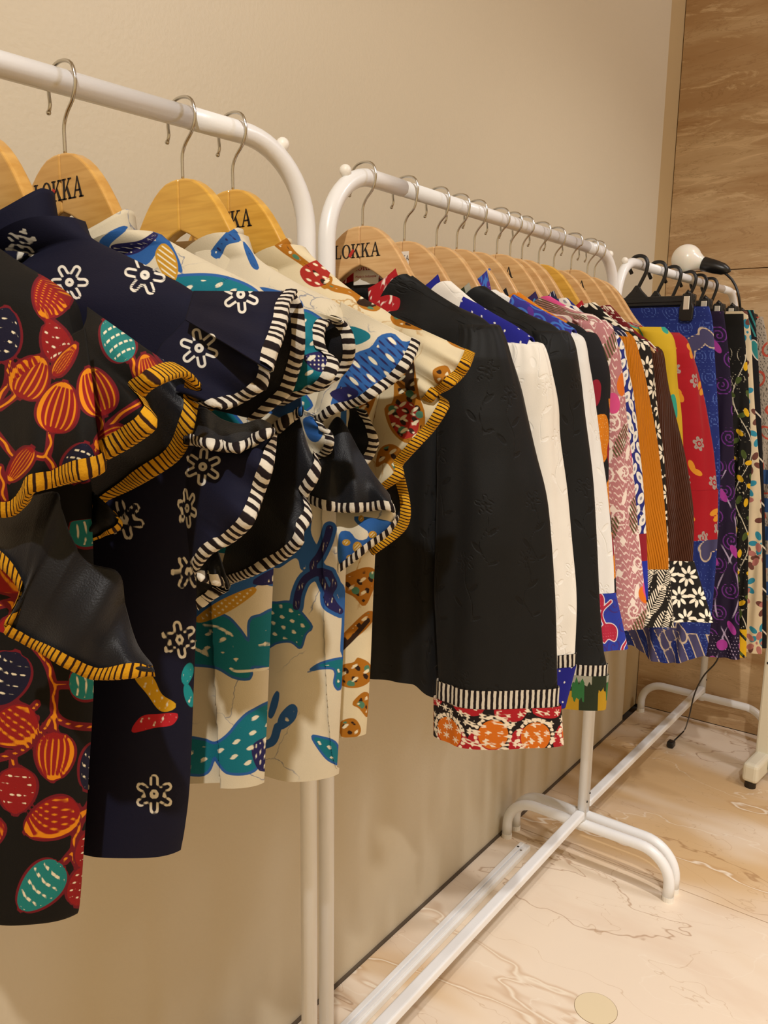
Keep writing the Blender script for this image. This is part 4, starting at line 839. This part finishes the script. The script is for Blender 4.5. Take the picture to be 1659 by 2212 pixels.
# J2 white with blue dots
M_bdot = fabric('blue_dotted_batik', '#1c1f86', [('wh', '#e9e7e2')], wrinkle=.12)
pd = dotsf((.017, .017), .0014, seed=4)
g, P = jacket(2, .285, 'white embroidered jacket with blue dotted yoke, collar and cuffs', [(1150, 738), (1168, 748), (1183, 800), (1191, 870), (1192, 950), (1203, 1060), (1214, 1180), (1224, 1300), (1222, 1418)], M_wht, emb(21, (.05, .085)), width=[.07, .10, .105, .10, .092], th=.032, yaw=.6, hemz=.80, bw=.145, collar_mat=M_bdot, collar_pat=pd, gather=.05, ca=.066)
def yoke(g, Y, px, mat, pat, up=.0, dep=.02, name='yoke', wid=.030):
    """strip of contrasting cloth over the shoulder seam"""
    t = cr([tuple(U(x, y, Y)[[0, 2]]) for x, y in px], 90); ph = np.linspace(-1, 1, 30)[:, None]
    n = wid*1.15*np.sign(ph)*np.abs(ph)**.75; zz = -wid*1.6*np.abs(ph)**1.7
    P = np.stack([np.repeat(t[None, :, 0], 30, 0), Y+n+0*t[None, :, 0], t[None, :, 1]+up+zz], -1)
    s = np.repeat(t[None, :, 0], 30, 0); A = pat_attrs(pat, s, np.repeat(ph*wid*2, 90, 1), P); A['arc'] = s
    return grid(name, P, mat, g, False, A, .0014, 0, 0)
yoke(g, .285, [(1005, 645), (1060, 680), (1110, 708), (1148, 734)], M_bdot, pd, .003, wid=.016)
o, P2 = cuff(g, 'striped_band', P, .018, T_cuff, .98); o, P3 = cuff(g, 'dotted_cuff', P2, .062, M_bdot, .92, pd, dx=-.008)
# J3 black with ikat
M_ikat = fabric('green_ikat', '#27301f', [('gd', '#b08a1e'), ('wh', '#9d9c8c'), ('gr', '#2f6a3a')], wrinkle=.15)
def pat_ikat(s, z, P):
    r = np.sin(s*900)*.004+np.sin(s*2310+1)*.003
    k = z.min() if z.max() < .9 else 1.3
    return {'gd': np.minimum(k+.030+r-z, stripes(s, .06, .55)), 'wh': np.minimum(.012-np.abs(z-k-.050-r), stripes(s+.03, .055, .6)), 'gr': np.minimum(.014-np.abs(z-k-.03+r), stripes(s+.02, .05, .35))}
g, P = jacket(3, .368, 'black embroidered jacket with green ikat collar and cuff, behind the first white one', [(1208, 712), (1226, 722), (1240, 770), (1244, 900), (1249, 1000), (1256, 1150), (1263, 1300), (1272, 1400), (1280, 1440)], M_blk, emb(31, (.05, .12)), width=[.08, .10, .10, .10, .10], th=.030, yaw=.6, hemz=.79, bw=.15, collar_mat=M_ikat, collar_pat=lambda s, z, P: {'gd': -.01+0*s, 'wh': np.minimum(stripes(s, .05, .3), z-.01+.004*np.sin(s*2000)), 'gr': -.01+0*s}, ca=.072, folds=(.012, 3))
o, P2 = cuff(g, 'striped_band', P, .016, T_cuff, 1.0); o, P3 = cuff(g, 'ikat_cuff', P2, .052, M_ikat, .98, pat_ikat, nr=30)
# J4 white eyelet with purple collar
M_pur = fabric('purple_blue_batik', '#33318c', [('lb', '#3f6fc4'), ('pk', '#5b2f8e'), ('wh', '#b9b6d8')], wrinkle=.12)
def pat_pur(s, z, P):
    return {'lb': lattice(s, z, (.026, .022), .25, 8, lambda u, v, c, rg: mx(np.minimum(.0016-np.abs(np.hypot((u-c[0])*.8, v-c[1])-.008), .02+0*u), sd_ell(u, v, c, .004, .003))), 'pk': lattice(s+.013, z, (.03, .024), .3, 9, lambda u, v, c, rg: sd_ell(u, v, c, .009, .005, rg.uniform(0, 3))), 'wh': lattice(s, z, (.05, .04), .3, 10, lambda u, v, c, rg: sd_line(u, v, [(c[0], c[1]), (c[0]+.01, c[1]+.002)], .0006))}
M_bfl = fabric('blue_red_flower_batik', '#27379a', [('pp', '#3b2a78'), ('wl', '#d8cfd2'), ('rd', '#a8233c'), ('dt', '#d77a86')], wrinkle=.12)
def pat_bfl(s, z, P):
    def fl(d): return lambda u, v, c, rg: mx(sd_poly(u, v, [(c[0]-.012, c[1]+.010), (c[0]+.004, c[1]+.013), (c[0]+.013, c[1]+.004), (c[0]+.010, c[1]-.012), (c[0]-.001, c[1]-.008), (c[0]-.010, c[1]-.013)])+d, sd_line(u, v, [c, (c[0]-.012, c[1]+.028), (c[0]+.004, c[1]+.045)], .0018+d))
    r = lattice(s, z, (.05, .052), .12, 12, fl(0)); w = lattice(s, z, (.05, .052), .12, 12, fl(.0013))
    return {'pp': lattice(s, z, (.03, .03), .3, 13, lambda u, v, c, rg: spiral(u, v, c, .013, .0011, 1.8, rg.uniform(0, 6))), 'wl': w, 'rd': r, 'dt': np.minimum(np.minimum(stripes(s, .004, .35), stripes(z, .004, .35)), r-.002)}
g, P = jacket(4, .425, 'white eyelet jacket with purple collar and blue cuff with red flowers', [(1238, 718), (1258, 736), (1268, 800), (1278, 900), (1285, 970), (1297, 1060), (1309, 1200), (1313, 1284)], M_eye, emb(41, (.05, .10)), width=[.07, .085, .085, .085, .082], th=.028, yaw=.55, hemz=.79, bw=.15, collar_mat=M_pur, collar_pat=pat_pur, ca=.062, ch=.050, cz=1.306)
yoke(g, .425, [(1110, 640), (1160, 668), (1205, 692), (1240, 714)], M_pur, pat_pur, .002, wid=.017)
o, P3 = cuff(g, 'batik_cuff', P, .082, M_bfl, 1.18, pat_bfl, nr=40, dx=.016)
# J5 black and orange
M_bo = fabric('black_orange_batik', '#17161a', [('or', '#d07c16'), ('cr', '#e8c98a'), ('rd', '#8c1a2e')], wrinkle=.2)
def pat_bo(s, z, P):
    o = lattice(s, z, (.05, .085), .15, 14, lambda u, v, c, rg: sd_poly(u, v, [(c[0]-.016, c[1]+.030), (c[0]+.012, c[1]+.034), (c[0]+.018, c[1]), (c[0]+.006, c[1]-.034), (c[0]-.014, c[1]-.018)]))
    o = mx(np.minimum(o, 1.17-z), z-1.262-.3*np.abs(s-.10))
    return {'or': o, 'cr': np.minimum(lattice(s, z, (.006, .006), .2, 15, lambda u, v, c, rg: sd_disc(u, v, c, .0009)), o-.001), 'rd': lattice(s, z, (.07, .12), .2, 16, lambda u, v, c, rg: sd_ell(u, v, c, .01, .02))}
g, P = jacket(5, .478, 'black and orange batik jacket between the white eyelet and pink ones', [(1268, 716), (1284, 724), (1300, 762), (1310, 810), (1308, 880), (1306, 980), (1306, 1080), (1316, 1200), (1320, 1290)], M_bo, pat_bo, width=[.06, .07, .06, .06, .065], th=.021, yaw=.6, hemz=.78, bw=.15, collar_mat=M_bo, collar_pat=lambda s, z, P: {'or': .01-np.abs(s-.02), 'cr': -.01+0*s, 'rd': -.01+0*s}, ca=.07, T=(.0125, .018, .022))
# J6 pink batik
M_pnk = fabric('pink_batik', '#b37a7e', [('wv', '#e2cdc6'), ('wh', '#e9dcd2'), ('ol', '#5a5230'), ('or', '#d8701c'), ('mg', '#cf4d86')], wrinkle=.2)
def pat_pnk(s, z, P):
    wv = stripes(z+.004*np.sin(s*260)+.003*np.sin(s*610+z*90), .011, .28)
    sp = lattice(s, z, (.045, .075), .2, 17, lambda u, v, c, rg: mx(spiral(u, v, c, .015, .0016, 1.7, rg.uniform(0, 6)), sd_ell(u, v, (c[0]+.01, c[1]+.03), .013, .004, 1.2)))
    st = lattice(s, z, (.03, .05), .1, 18, lambda u, v, c, rg: (.006-np.abs(u-c[0])-np.abs(v-c[1])*.8))
    ol = lattice(s, z, (.05, .16), .25, 19, lambda u, v, c, rg: np.minimum(sd_ell(u, v, c, .030, .011, 1.1+rg.uniform(-.4, .4)), stripes(loc2(u, v, c, .5)[0], .0048, .55)))
    orr = mx(sd_ell(s, z, (.03, 1.20), .014, .020), sd_ell(s, z, (.09, 1.19), .013, .018), sd_ell(s, z, (.035, .86), .012, .014), sd_ell(s, z, (.10, .86), .012, .014))
    return {'wv': np.where(z < 1.16, wv, np.minimum(wv, stripes(s, .02, .5))), 'wh': mx(sp, st), 'ol': ol, 'or': orr, 'mg': lattice(s, z, (.09, .22), .3, 20, lambda u, v, c, rg: sd_ell(u, v, c, .012, .016))}
M_dpur = fabric('dark_purple_batik', '#2f2152', [('lb', '#3f86b8')], wrinkle=.1)
g, P = jacket(6, .552, 'pink batik jacket with a dark purple collar', [(1298, 690), (1316, 704), (1328, 745), (1336, 800), (1343, 900), (1353, 1000), (1365, 1150), (1375, 1250), (1383, 1320), (1376, 1364)], M_pnk, pat_pnk, width=[.06, .08, .08, .085, .08], th=.021, yaw=.6, hemz=.77, bw=.155, collar_mat=M_dpur, collar_pat=lambda s, z, P: {'lb': lattice(s, z, (.04, .03), .2, 3, lambda u, v, c, rg: np.minimum(.008-np.hypot(u-c[0], v-c[1]), np.hypot(u-c[0], v-c[1])-.003))}, ca=.085, ch=.034, cz=1.300, T=(.0125, .018, .022))
# J7 blue and white ovals
M_ov = fabric('blue_oval_batik', '#222a78', [('wh', '#e6e3da'), ('in', '#8f8f9c'), ('gn', '#2a7a78'), ('rd', '#8e1c2c'), ('pl', '#2230a0')], wrinkle=.15)
def pat_ov(s, z, P):
    f = lambda k: (lambda u, v, c, rg: sd_ell(u, v, c, .0105*k, .0062*k, .9+1.2*(rg.uniform() > .5)))
    w = mx(lattice(s, z, (.020, .0165), .12, 22, f(1)), lattice(s+.01, z, (.05, .045), .2, 23, lambda u, v, c, rg: mx(*[sd_disc(u, v, (c[0]+.004*math.cos(a), c[1]+.004*math.sin(a)), .001) for a in np.arange(0, 6.2, 1.05)])))
    lo = .93-z
    return {'wh': np.minimum(w, -lo), 'in': np.minimum(lattice(s, z, (.020, .0165), .12, 22, f(.35)), -lo), 'gn': sd_ell(s, z, (.04, 1.01), .02, .012), 'rd': np.minimum(.95-z, z-.905), 'pl': .905-z}
M_nvy = fabric('navy_line_batik', '#1a1c3c', [('wh', '#cfcad0')], wrinkle=.1)
pl_ = lambda s, z, P: {'wh': np.minimum(stripes(s+.3*z, .007, .25), stripes(z, .02, .7))}
g, P = jacket(7, .598, 'blue jacket with white oval print, beside the pink one', [(1328, 722), (1342, 745), (1352, 800), (1362, 860), (1369, 950), (1378, 1050), (1385, 1180), (1388, 1300)], M_ov, pat_ov, width=[.06, .075, .075, .075], th=.021, yaw=.6, hemz=.78, bw=.155, collar_mat=M_nvy, collar_pat=pl_, ca=.095, ch=.038, cz=1.298, T=(.0125, .018, .022))
# J8 mustard sleeve with batik cuff
M_mus = fabric('mustard_pleated_cotton', '#cf7c0e', wrinkle=.2, ribs=.0042)
M_bw = fabric('black_white_fern_batik', '#17130f', [('wh', '#e4dac4'), ('br', '#8a4a1e'), ('dk', '#14121a')], wrinkle=.12)
def pat_fern(s, z, P):
    def fern(u, v, c, rg):
        a = 1.1+rg.uniform(-.7, .7); X, Yv = loc2(u, v, c, a); q = X-np.abs(Yv)*.9
        return np.minimum(np.minimum(stripes(q, .0052, .48), .013*np.sqrt(np.clip(1-(X/.028)**2, 0, 1))-np.abs(Yv)), np.abs(Yv)-.0007)
    fr = lattice(s, z, (.036, .038), .2, 24, fern); dt = lattice(s, z, (.0052, .0052), .12, 25, lambda u, v, c, rg: sd_disc(u, v, c, .0013))
    m = np.sin(s*130+1)+np.sin(z*120)
    return {'wh': np.where(fr > -.002, fr, np.where(m > .3, dt, -.004)), 'br': np.minimum(lattice(s+.02, z, (.09, .09), .2, 26, fern), stripes(z, .09, .35)), 'dk': -.01+0*s}
g, P = jacket(8, .642, 'mustard pleated sleeve jacket with navy yoke and black and white fern cuff', [(1350, 716), (1366, 735), (1382, 790), (1394, 870), (1408, 980), (1419, 1090), (1429, 1200), (1430, 1232)], M_mus, None, M_nvy, pl_, width=[.055, .075, .08, .08, .072], th=.021, yaw=.55, hemz=.80, bw=.155, folds=(.008, 4), gather=.05, T=(.0125, .018, .022))
o, P3 = cuff(g, 'fern_cuff', P, .092, M_bw, 1.22, pat_fern, nr=50, dx=.012, dy=-.02)
# J9 black daisy
M_dai = fabric('black_daisy_batik', '#17130f', [('wh', '#eae2cd')], wrinkle=.15)
def pat_dai(s, z, P):
    return {'wh': mx(lattice(s, z, (.039, .037), .10, 27, lambda u, v, c, rg: np.minimum(daisy(u, v, c, .0185, rg.uniform(0, 1)), np.where(np.hypot(u-c[0], v-c[1]) < .004, np.hypot(u-c[0], v-c[1])-.0022, 1))), lattice(s+.0195, z, (.039, .037), .1, 28, lambda u, v, c, rg: sd_disc(u, v, c, .0022)))}
g, P = jacket(9, .708, 'black jacket with white daisies between the mustard and brown sleeves', [(1386, 732), (1398, 745), (1408, 800), (1415, 900), (1426, 1000), (1432, 1140), (1436, 1230)], M_dai, pat_dai, width=[.05, .07, .075, .075], th=.021, yaw=.55, hemz=.80, bw=.155, collar_mat=M_redc, collar_pat=lambda s, z, P: {'wh': lattice(s, z, (.03, .03), .1, 3, lambda u, v, c, rg: spiral(u, v, c, .012, .0018, 1.6, rg.uniform(0, 6)))}, ca=.098, ch=.032, cz=1.296, T=(.0125, .018, .022))
# J10 brown pleated sleeve
M_brn = fabric('brown_pleated_cotton', '#4a2410', wrinkle=.25, ribs=.0040, sheen=.04, vary=.25)
M_dred = fabric('dark_red_batik', '#6a141a', [('wh', '#e2d6c4')], wrinkle=.1)
g, P = jacket(10, .772, 'brown pleated sleeve jacket with dark red yoke and a flared daisy cuff', [(1416, 748), (1430, 768), (1440, 850), (1455, 940), (1469, 1020), (1481, 1120), (1482, 1214)], M_brn, None, M_dred, lambda s, z, P: {'wh': mx(lattice(s, z, (.02, .02), .2, 29, lambda u, v, c, rg: flower_line(u, v, c, .008, 0, .0009, 5)), stripes(z+s*.4, .02, .10))}, width=[.05, .075, .085, .09, .078], th=.021, yaw=.5, hemz=.80, bw=.155, folds=(.010, 4), gather=.05, collar_mat=M_dred, collar_pat=lambda s, z, P: {'wh': lattice(s, z, (.02, .02), .2, 29, lambda u, v, c, rg: flower_line(u, v, c, .008, 0, .0009, 5))}, ca=.10, cz=1.290, ch=.03, T=(.0125, .018, .022))
o, P3 = cuff(g, 'daisy_cuff', P, .102, M_dai, 1.42, pat_dai, nr=60, dx=.028, dy=-.02)
# J11 yellow
M_yel = fabric('yellow_flower_cotton', '#c7a523', [('gn', '#2f9a86'), ('mg', '#a8305c'), ('nv', '#22304a')], wrinkle=.25)
def pat_yel(s, z, P):
    return {'gn': lattice(s, z, (.06, .13), .2, 30, lambda u, v, c, rg: sd_ell(u, v, c, .010, .022, .2)), 'mg': lattice(s+.02, z+.06, (.06, .13), .2, 31, lambda u, v, c, rg: mx(sd_disc(u, v, c, .008), sd_disc(u, v, (c[0]+.006, c[1]-.018), .007))), 'nv': -.01+0*s}
g, P = jacket(11, .85, 'yellow jacket with teal and magenta flowers on the middle rack', [(1432, 706), (1450, 726), (1458, 760), (1460, 830), (1466, 900), (1470, 1000), (1478, 1120), (1480, 1200)], M_yel, pat_yel, width=[.05, .08, .075, .075], th=.030, yaw=.55, hemz=.80, bw=.155, ca=.10, cz=1.288, shoulder=[(.098, 1.306), (.125, 1.296), (.155, 1.283), (.185, 1.262), (.195, 1.235), (.17, 1.15), (.155, 1.0), (.15, .9), (.15, .82), (.148, .80)])
# J12 red
M_redj = fabric('red_flower_cotton', '#9e0e1d', [('gy', '#9a8f88'), ('yl', '#d08a24'), ('dk', '#6e1020')], wrinkle=.3, sheen=.06)
def pat_redj(s, z, P):
    return {'gy': lattice(s, z, (.06, .10), .25, 32, lambda u, v, c, rg: flower_line(u, v, c, .013, rg.uniform(0, 2), .0016, 6)), 'yl': lattice(s+.03, z+.05, (.06, .11), .25, 33, lambda u, v, c, rg: mx(sd_ell(u, v, c, .012, .006, rg.uniform(0, 3)), sd_ell(u, v, (c[0]+.008, c[1]-.012), .011, .006, rg.uniform(0, 3)))), 'dk': -.01+0*s}
g, P = jacket(12, .93, 'red jacket with small flowers at the far end of the middle rack', [(1462, 718), (1482, 738), (1500, 800), (1515, 890), (1528, 980), (1536, 1060)], M_redj, pat_redj, width=[.06, .10, .11, .11, .10], th=.032, yaw=.7, hemz=.82, bw=.155, ca=.10, cz=1.288, shoulder=[(.10, 1.306), (.13, 1.294), (.16, 1.280), (.195, 1.262), (.205, 1.235), (.18, 1.15), (.155, 1.0), (.15, .9), (.15, .82), (.148, .82)])
o, P3 = cuff(g, 'gathered_cuff', P, .098, M_redj, 1.05, pat_redj, nr=30, dx=.004)

# ------------------------------------------------------------------ rack 3: skirts and trousers on black clip hangers
M_bp = plain('black_plastic', '#141415', .35); M_chrome = plain('chrome_clip', '#f2efe6', .38, .85)
X3 = lambda Y: .2117+.0165*(Y-1.1234)/.9618
def clip(root, x, y, z):
    c = prism('clip', [(-.010, .010), (.010, .010), (.012, -.012), (.016, -.022), (.015, -.046), (.010, -.051), (-.010, -.051), (-.015, -.046), (-.016, -.022), (-.012, -.012)], lambda a, b, d: (x+a, y-.014+d, z+b), .008, M_bp, root, .002)
    box('clip_spring', (x-.0065, y-.0205, z-.026), (x+.0065, y-.0165, z+.004), M_chrome, c, .001)
    tube('clip_lever', [(x-.006, y-.008, z+.006), (x, y-.014, z+.014), (x+.006, y-.008, z+.006)], .005, M_bp, c, 8)
    box('clip_collar', (x-.013, y-.012, z-.018), (x+.013, y+.012, z+.010), M_bp, c, .003)
def clip_hanger(Y, label, half=.165, zb=1.378, rz=0, cz=None):
    x = X3(Y); g = thing('clip_hanger', (x, Y, zb-.02), label, 'hanger', 'black clip hangers on the farthest rack')
    h = ZT-zb; pts = [(.0, .016), (.004, .028), (.017, h-.022), (.0205, h-.008), (.0205, h+.004), (.013, h+.016), (0, h+.0195), (-.013, h+.016), (-.0205, h+.004), (-.021, h-.008), (-.015, h-.020)]
    P = cr(pts, 36); tube('hook', np.array([(x+a, Y, zb+b) for a, b in P]), .0042, M_bp, g, 10)
    prism('neck', [(-.030, 0), (.030, 0), (.012, .018), (.004, .030), (-.004, .030), (-.012, .018)], lambda a, b, d: (x+a, Y+d, zb+b), .008, M_bp, g, .002)
    hl = min(half, x-.02)
    box('cross_bar', (x-hl, Y-.006, zb-.020), (x+half, Y+.006, zb+.003), M_bp, g, .003)
    beam('bar_rib', (x-hl, Y-.0072, zb-.008), (x+half, Y-.0072, zb-.008), .003, .006, M_bp, g, .001)
    clip(g, x+half-.015, Y, zb-.004); clip(g, x-hl+.02, Y, zb-.004)
    return x
def skirt(name, Y, label, cat, edge, mat, pat, T=(.010, .02, .03), folds=(.006, .05, 0), hem=None, top=None, nr=200, waist=None, nf=80):
    xc = X3(Y); ol = solve_outline(Y, xc, edge)
    g = thing(name, (xc, Y, ol[-1][1]), label, cat, 'skirts and trousers on the farthest rack')
    body(g, 'leg_panel' if cat == 'trousers' else 'skirt_panel', xc, Y, ol, mat, pat, T=T, drop=0, folds=folds, bk=.7, nf=110, nb=24, nr=nr, lw=min(.19, xc-.02), hem=hem)
    return g, xc, ol
CL = ['black clip hanger holding the blue skirt, first on the farthest rack', 'black clip hanger holding the purple trousers', 'black clip hanger holding the black and yellow skirt', 'black clip hanger, fourth on the farthest rack', 'black clip hanger holding the black flowered trousers', 'last black clip hanger beside the travertine wall']
YS = [1.245, 1.372, 1.482, 1.605, 1.70, 1.80]
for i, (y, l) in enumerate(zip(YS, CL)): clip_hanger(y, l, half=.137, zb=[1.378, 1.376, 1.372, 1.374, 1.368, 1.366][i])
M_sk1 = fabric('blue_fern_batik', '#1f2f7a', [('lb', '#4a64b0'), ('dt', '#6a86cc'), ('gy', '#4a4870'), ('wh', '#cbb9a2')], wrinkle=.3)
def pat_sk1(s, z, P):
    zb = z.min()
    fr = lattice(s, z, (.05, .05), .25, 34, lambda u, v, c, rg: spiral(u, v, c, .02, .0010, 3, rg.uniform(0, 6)))
    fl = lattice(s+.02, z+.06, (.16, .22), .1, 35, lambda u, v, c, rg: mx(sd_ell(u, v, c, .030, .016, .5), sd_ell(u, v, (c[0]+.03, c[1]+.012), .026, .014, 2.2), sd_ell(u, v, (c[0]-.012, c[1]-.02), .02, .012, 1.6)))
    lo = zb+.085-z; st = np.minimum(stripes(s+.5*z, .045, .5), lo)
    dt = lattice(s, z, (.008, .008), .2, 36, lambda u, v, c, rg: sd_disc(u, v, c, .0011))
    return {'lb': fr, 'dt': dt, 'gy': mx(fl, st), 'wh': mx(.0014-np.abs(fl), np.minimum(.0016-np.abs(np.minimum(stripes(s+.5*z, .045, .5), lo)), lo+.01))}
skirt('batik_skirt', 1.245, 'blue batik skirt with pale fern and flower print, clipped to a black hanger', 'skirt', [(1532, 662), (1540, 700), (1546, 800), (1552, 900), (1556, 1000), (1554, 1100), (1548, 1200), (1540, 1300), (1532, 1380), (1524, 1436)], M_sk1, pat_sk1, T=(.008, .022, .03), hem=lambda s: .018*np.sin(s*28+1.0)+.008, folds=(.008, .07, .4))
M_sk2 = fabric('purple_swirl_batik', '#1f1430', [('pu', '#6a2f86'), ('wh', '#a99ab8'), ('mg', '#a53a9a')], wrinkle=.3)
def pat_sk2(s, z, P):
    lo = z.min()+.058-z; dt = np.minimum(lattice(s, z, (.008, .008), .1, 39, lambda u, v, c, rg: sd_disc(u, v, c, .0017)), lo)
    return {'pu': np.minimum(lattice(s, z, (.06, .062), .12, 37, lambda u, v, c, rg: spiral(u, v, c, .024, .0016, 2.6, rg.uniform(0, 6))), -lo), 'wh': mx(dt, np.minimum(mx(*[np.minimum(.0022-np.abs(s-(.14+.03*np.sin(z*17+k))), stripes(z, .0045, .6)) for k in (0, 2.4)]), .98-z)), 'mg': mx(lattice(s, z+.03, (.07, .16), .2, 38, lambda u, v, c, rg: sd_ell(u, v, c, .008, .018, .5)), np.minimum(lattice(s, z, (.05, .05), .1, 40, lambda u, v, c, rg: sd_disc(u, v, c, .014)), lo))}
skirt('batik_trousers', 1.372, 'purple trousers with swirl print and dotted hem', 'trousers', [(1563, 672), (1568, 710), (1576, 780), (1583, 900), (1588, 1050), (1592, 1200), (1597, 1320), (1598, 1424)], M_sk2, pat_sk2, T=(.010, .022, .032), folds=(.008, .06, 1))
M_sk3 = fabric('black_yellow_vine_batik', '#12110f', [('wh', '#c9c2ac'), ('gn', '#4a5a2a'), ('yl', '#d8ac1c')], wrinkle=.3)
def pat_sk3(s, z, P):
    dt = lattice(s, z, (.010, .010), .3, 41, lambda u, v, c, rg: sd_disc(u, v, c, .0011)); vn = np.minimum(.0014-np.abs(s-.15-.02*np.sin(z*26)), 1)
    return {'wh': np.minimum(mx(dt, vn, lattice(s, z, (.06, .07), .2, 43, lambda u, v, c, rg: spiral(u, v, c, .025, .0008, 1.4, rg.uniform(0, 6)))), 1.27-z), 'gn': np.minimum(lattice(s, z, (.05, .05), .2, 42, lambda u, v, c, rg: sd_ell(u, v, c, .012, .006, rg.uniform(0, 3))), 1.2-z), 'yl': mx(np.minimum(lattice(s+.02, z+.02, (.05, .06), .25, 44, lambda u, v, c, rg: sd_ell(u, v, c, .011, .006, rg.uniform(0, 3))), 1.28-z), np.minimum(z.min()+.075-z, stripes(s+z, .05, .8)))}
skirt('batik_skirt', 1.482, 'black gathered skirt with yellow and green leaf vines', 'skirt', [(1606, 678), (1608, 720), (1614, 780), (1620, 900), (1624, 1000), (1618, 1100), (1616, 1250), (1612, 1420)], M_sk3, pat_sk3, T=(.010, .022, .03), folds=(.008, .04, 1))
M_sk4 = fabric('cream_flower_batik', '#d8c8a8', [('bl', '#2f8aa6'), ('br', '#6a4038'), ('pk', '#b0706a')], wrinkle=.25)
def pat_sk4(s, z, P):
    k = lambda seed, q: lattice(s+q, z+q*2, (.085, .13), .15, seed, lambda u, v, c, rg: daisy(u, v, c, .034, rg.uniform(0, 1), 5, b=.17))
    return {'bl': k(45, 0), 'br': k(46, .035), 'pk': np.minimum(k(47, .018), .95-z)}
skirt('batik_skirt', 1.585, 'cream skirt with blue, brown and pink flowers', 'skirt', [(1614, 672), (1622, 720), (1626, 800), (1632, 900), (1640, 1000), (1645, 1100), (1647, 1250), (1646, 1412)], M_sk4, pat_sk4, T=(.010, .020, .028), folds=(.006, .05, 2))
M_sk5 = fabric('black_flower_batik', '#131216', [('wh', '#d2c8b8'), ('tl', '#2c7f80'), ('rd', '#a01c34'), ('pu', '#55407a')], wrinkle=.25)
def pat_sk5(s, z, P):
    f = lambda d: mx(sd_ell(s, z, (.165, 1.27), .010+d, .026+d, .25), sd_ell(s, z, (.195, 1.255), .010+d, .024+d, -.5), sd_ell(s, z, (.20, 1.225), .020+d, .012+d, -.2))
    return {'wh': mx(f(.003), np.minimum(stripes(z+s, .12, .05), 1.15-z), np.minimum(.003-np.abs(s-.2-.02*np.sin(z*20)), 1.12-z)), 'tl': mx(sd_ell(s, z, (.165, 1.27), .010, .026, .25), np.minimum(stripes(s+.3*z, .012, .4), z-1.305)), 'rd': sd_ell(s, z, (.20, 1.225), .020, .012, -.2), 'pu': sd_ell(s, z, (.195, 1.255), .010, .024, -.5)}
skirt('batik_trousers', 1.70, 'black trousers with one large teal and red flower near the waist', 'trousers', [(1628, 670), (1634, 720), (1638, 780), (1644, 900), (1650, 1050), (1655, 1250), (1656, 1400)], M_sk5, pat_sk5, T=(.010, .020, .028), folds=(.006, .05, 1))
M_sk6 = fabric('grey_red_batik', '#a09688', [('dk', '#4a443e'), ('rd', '#b04a38'), ('bl', '#2a4a7a')], wrinkle=.25)
def pat_sk6(s, z, P):
    return {'dk': lattice(s, z, (.008, .008), .3, 48, lambda u, v, c, rg: sd_line(u, v, [c, (c[0]+.004*rg.uniform(-1, 1), c[1]+.004)], .0011)), 'rd': lattice(s, z, (.06, .08), .2, 49, lambda u, v, c, rg: .0025-np.abs(sd_ell(u, v, c, .02, .014, rg.uniform(0, 3)))), 'bl': np.minimum(.98-z, stripes(z, .08, .5))}
skirt('batik_skirt', 1.80, 'grey skirt with red outlined print at the right edge of the photo', 'skirt', [(1648, 684), (1658, 740), (1664, 850), (1672, 1000), (1680, 1200), (1682, 1300)], M_sk6, pat_sk6, T=(.010, .020, .028), folds=(.006, .035, 2))
# ------------------------------------------------------------------ bulb lamp on a flexible cord
M_bulb = plain('opal_glass', '#efece2', .25, 0, .5); M_bulb.node_tree.nodes['Principled BSDF'].inputs['Subsurface Weight'].default_value = .3
YL = 1.62; b0 = U(1483, 560, YL); b1 = U(1535, 574, YL); ax = (b1-b0)/np.linalg.norm(b1-b0)
lp = thing('bulb_lamp', tuple(b1), 'unlit white bulb in a black socket on a curved cord above the black hangers', 'lamp')
def lathe(name, org, ax, prof, mat, parent, n=28):
    a = np.cross(ax, [0, 0, 1.]); a /= np.linalg.norm(a); b = np.cross(ax, a); an = np.linspace(0, 2*math.pi, n, endpoint=False)
    P = np.array([[org+ax*t+r*(math.cos(k)*a+math.sin(k)*b) for k in an] for t, r in prof]); V, F, T = capped(P)
    return polyobj(name, V, [tuple(f) for f in F]+[tuple(t) for t in T], mat, parent)
R_ = .039
prof = [(-R_*math.cos(t), max(R_*math.sin(t), .0008)) for t in np.linspace(0, 2.42, 18)]+[(.0355, .0215), (.041, .0180), (.050, .0165)]
lathe('glass_bulb', b0, ax, prof, M_bulb, lp)
lathe('socket', b0, ax, [(.045, .0165), (.047, .0185), (.080, .0175), (.102, .0150), (.113, .010), (.120, .005)], M_bp, lp)
e = b0+ax*.122
cord = [tuple(e)]+[tuple(U(x, y, Yc)) for x, y, Yc in [(1555, 582, YL), (1578, 600, YL-.0), (1592, 625, YL), (1598, 655, YL), (1600, 700, YL+.03), (1596, 800, 1.65), (1590, 1000, 1.655), (1580, 1200, 1.655), (1566, 1340, 1.655), (1552, 1420, 1.66), (1520, 1460, 1.70), (1500, 1500, 1.76), (1488, 1550, 1.82)]]
def onZ(x, y, z):
    d = CF+CR*((x-IW/2)/FPX)-CU*((y-IH/2)/FPX); return CAM+d*((z-CAM[2])/d[2])
cord += [tuple(onZ(1478, 1578, .012)), tuple(onZ(1462, 1594, .008)), tuple(onZ(1450, 1606, .012))]
C3 = np.array(cord); tt = np.linspace(0, 1, len(C3)); from_cr = cr(np.concatenate([C3, tt[:, None]], 1)[:, [0, 2, 1, 3]], 90)
path = from_cr[:, [0, 2, 1]]
tube('cord', path, np.interp(np.linspace(0, 1, 90), [0, .10, .14, 1], [.0032, .0032, .0024, .0022]), M_bp, lp, 8)
pe = path[-1]; box('plug', (pe[0]-.011, pe[1]-.016, 0.0005), (pe[0]+.011, pe[1]+.012, .022), M_bp, lp, .005)
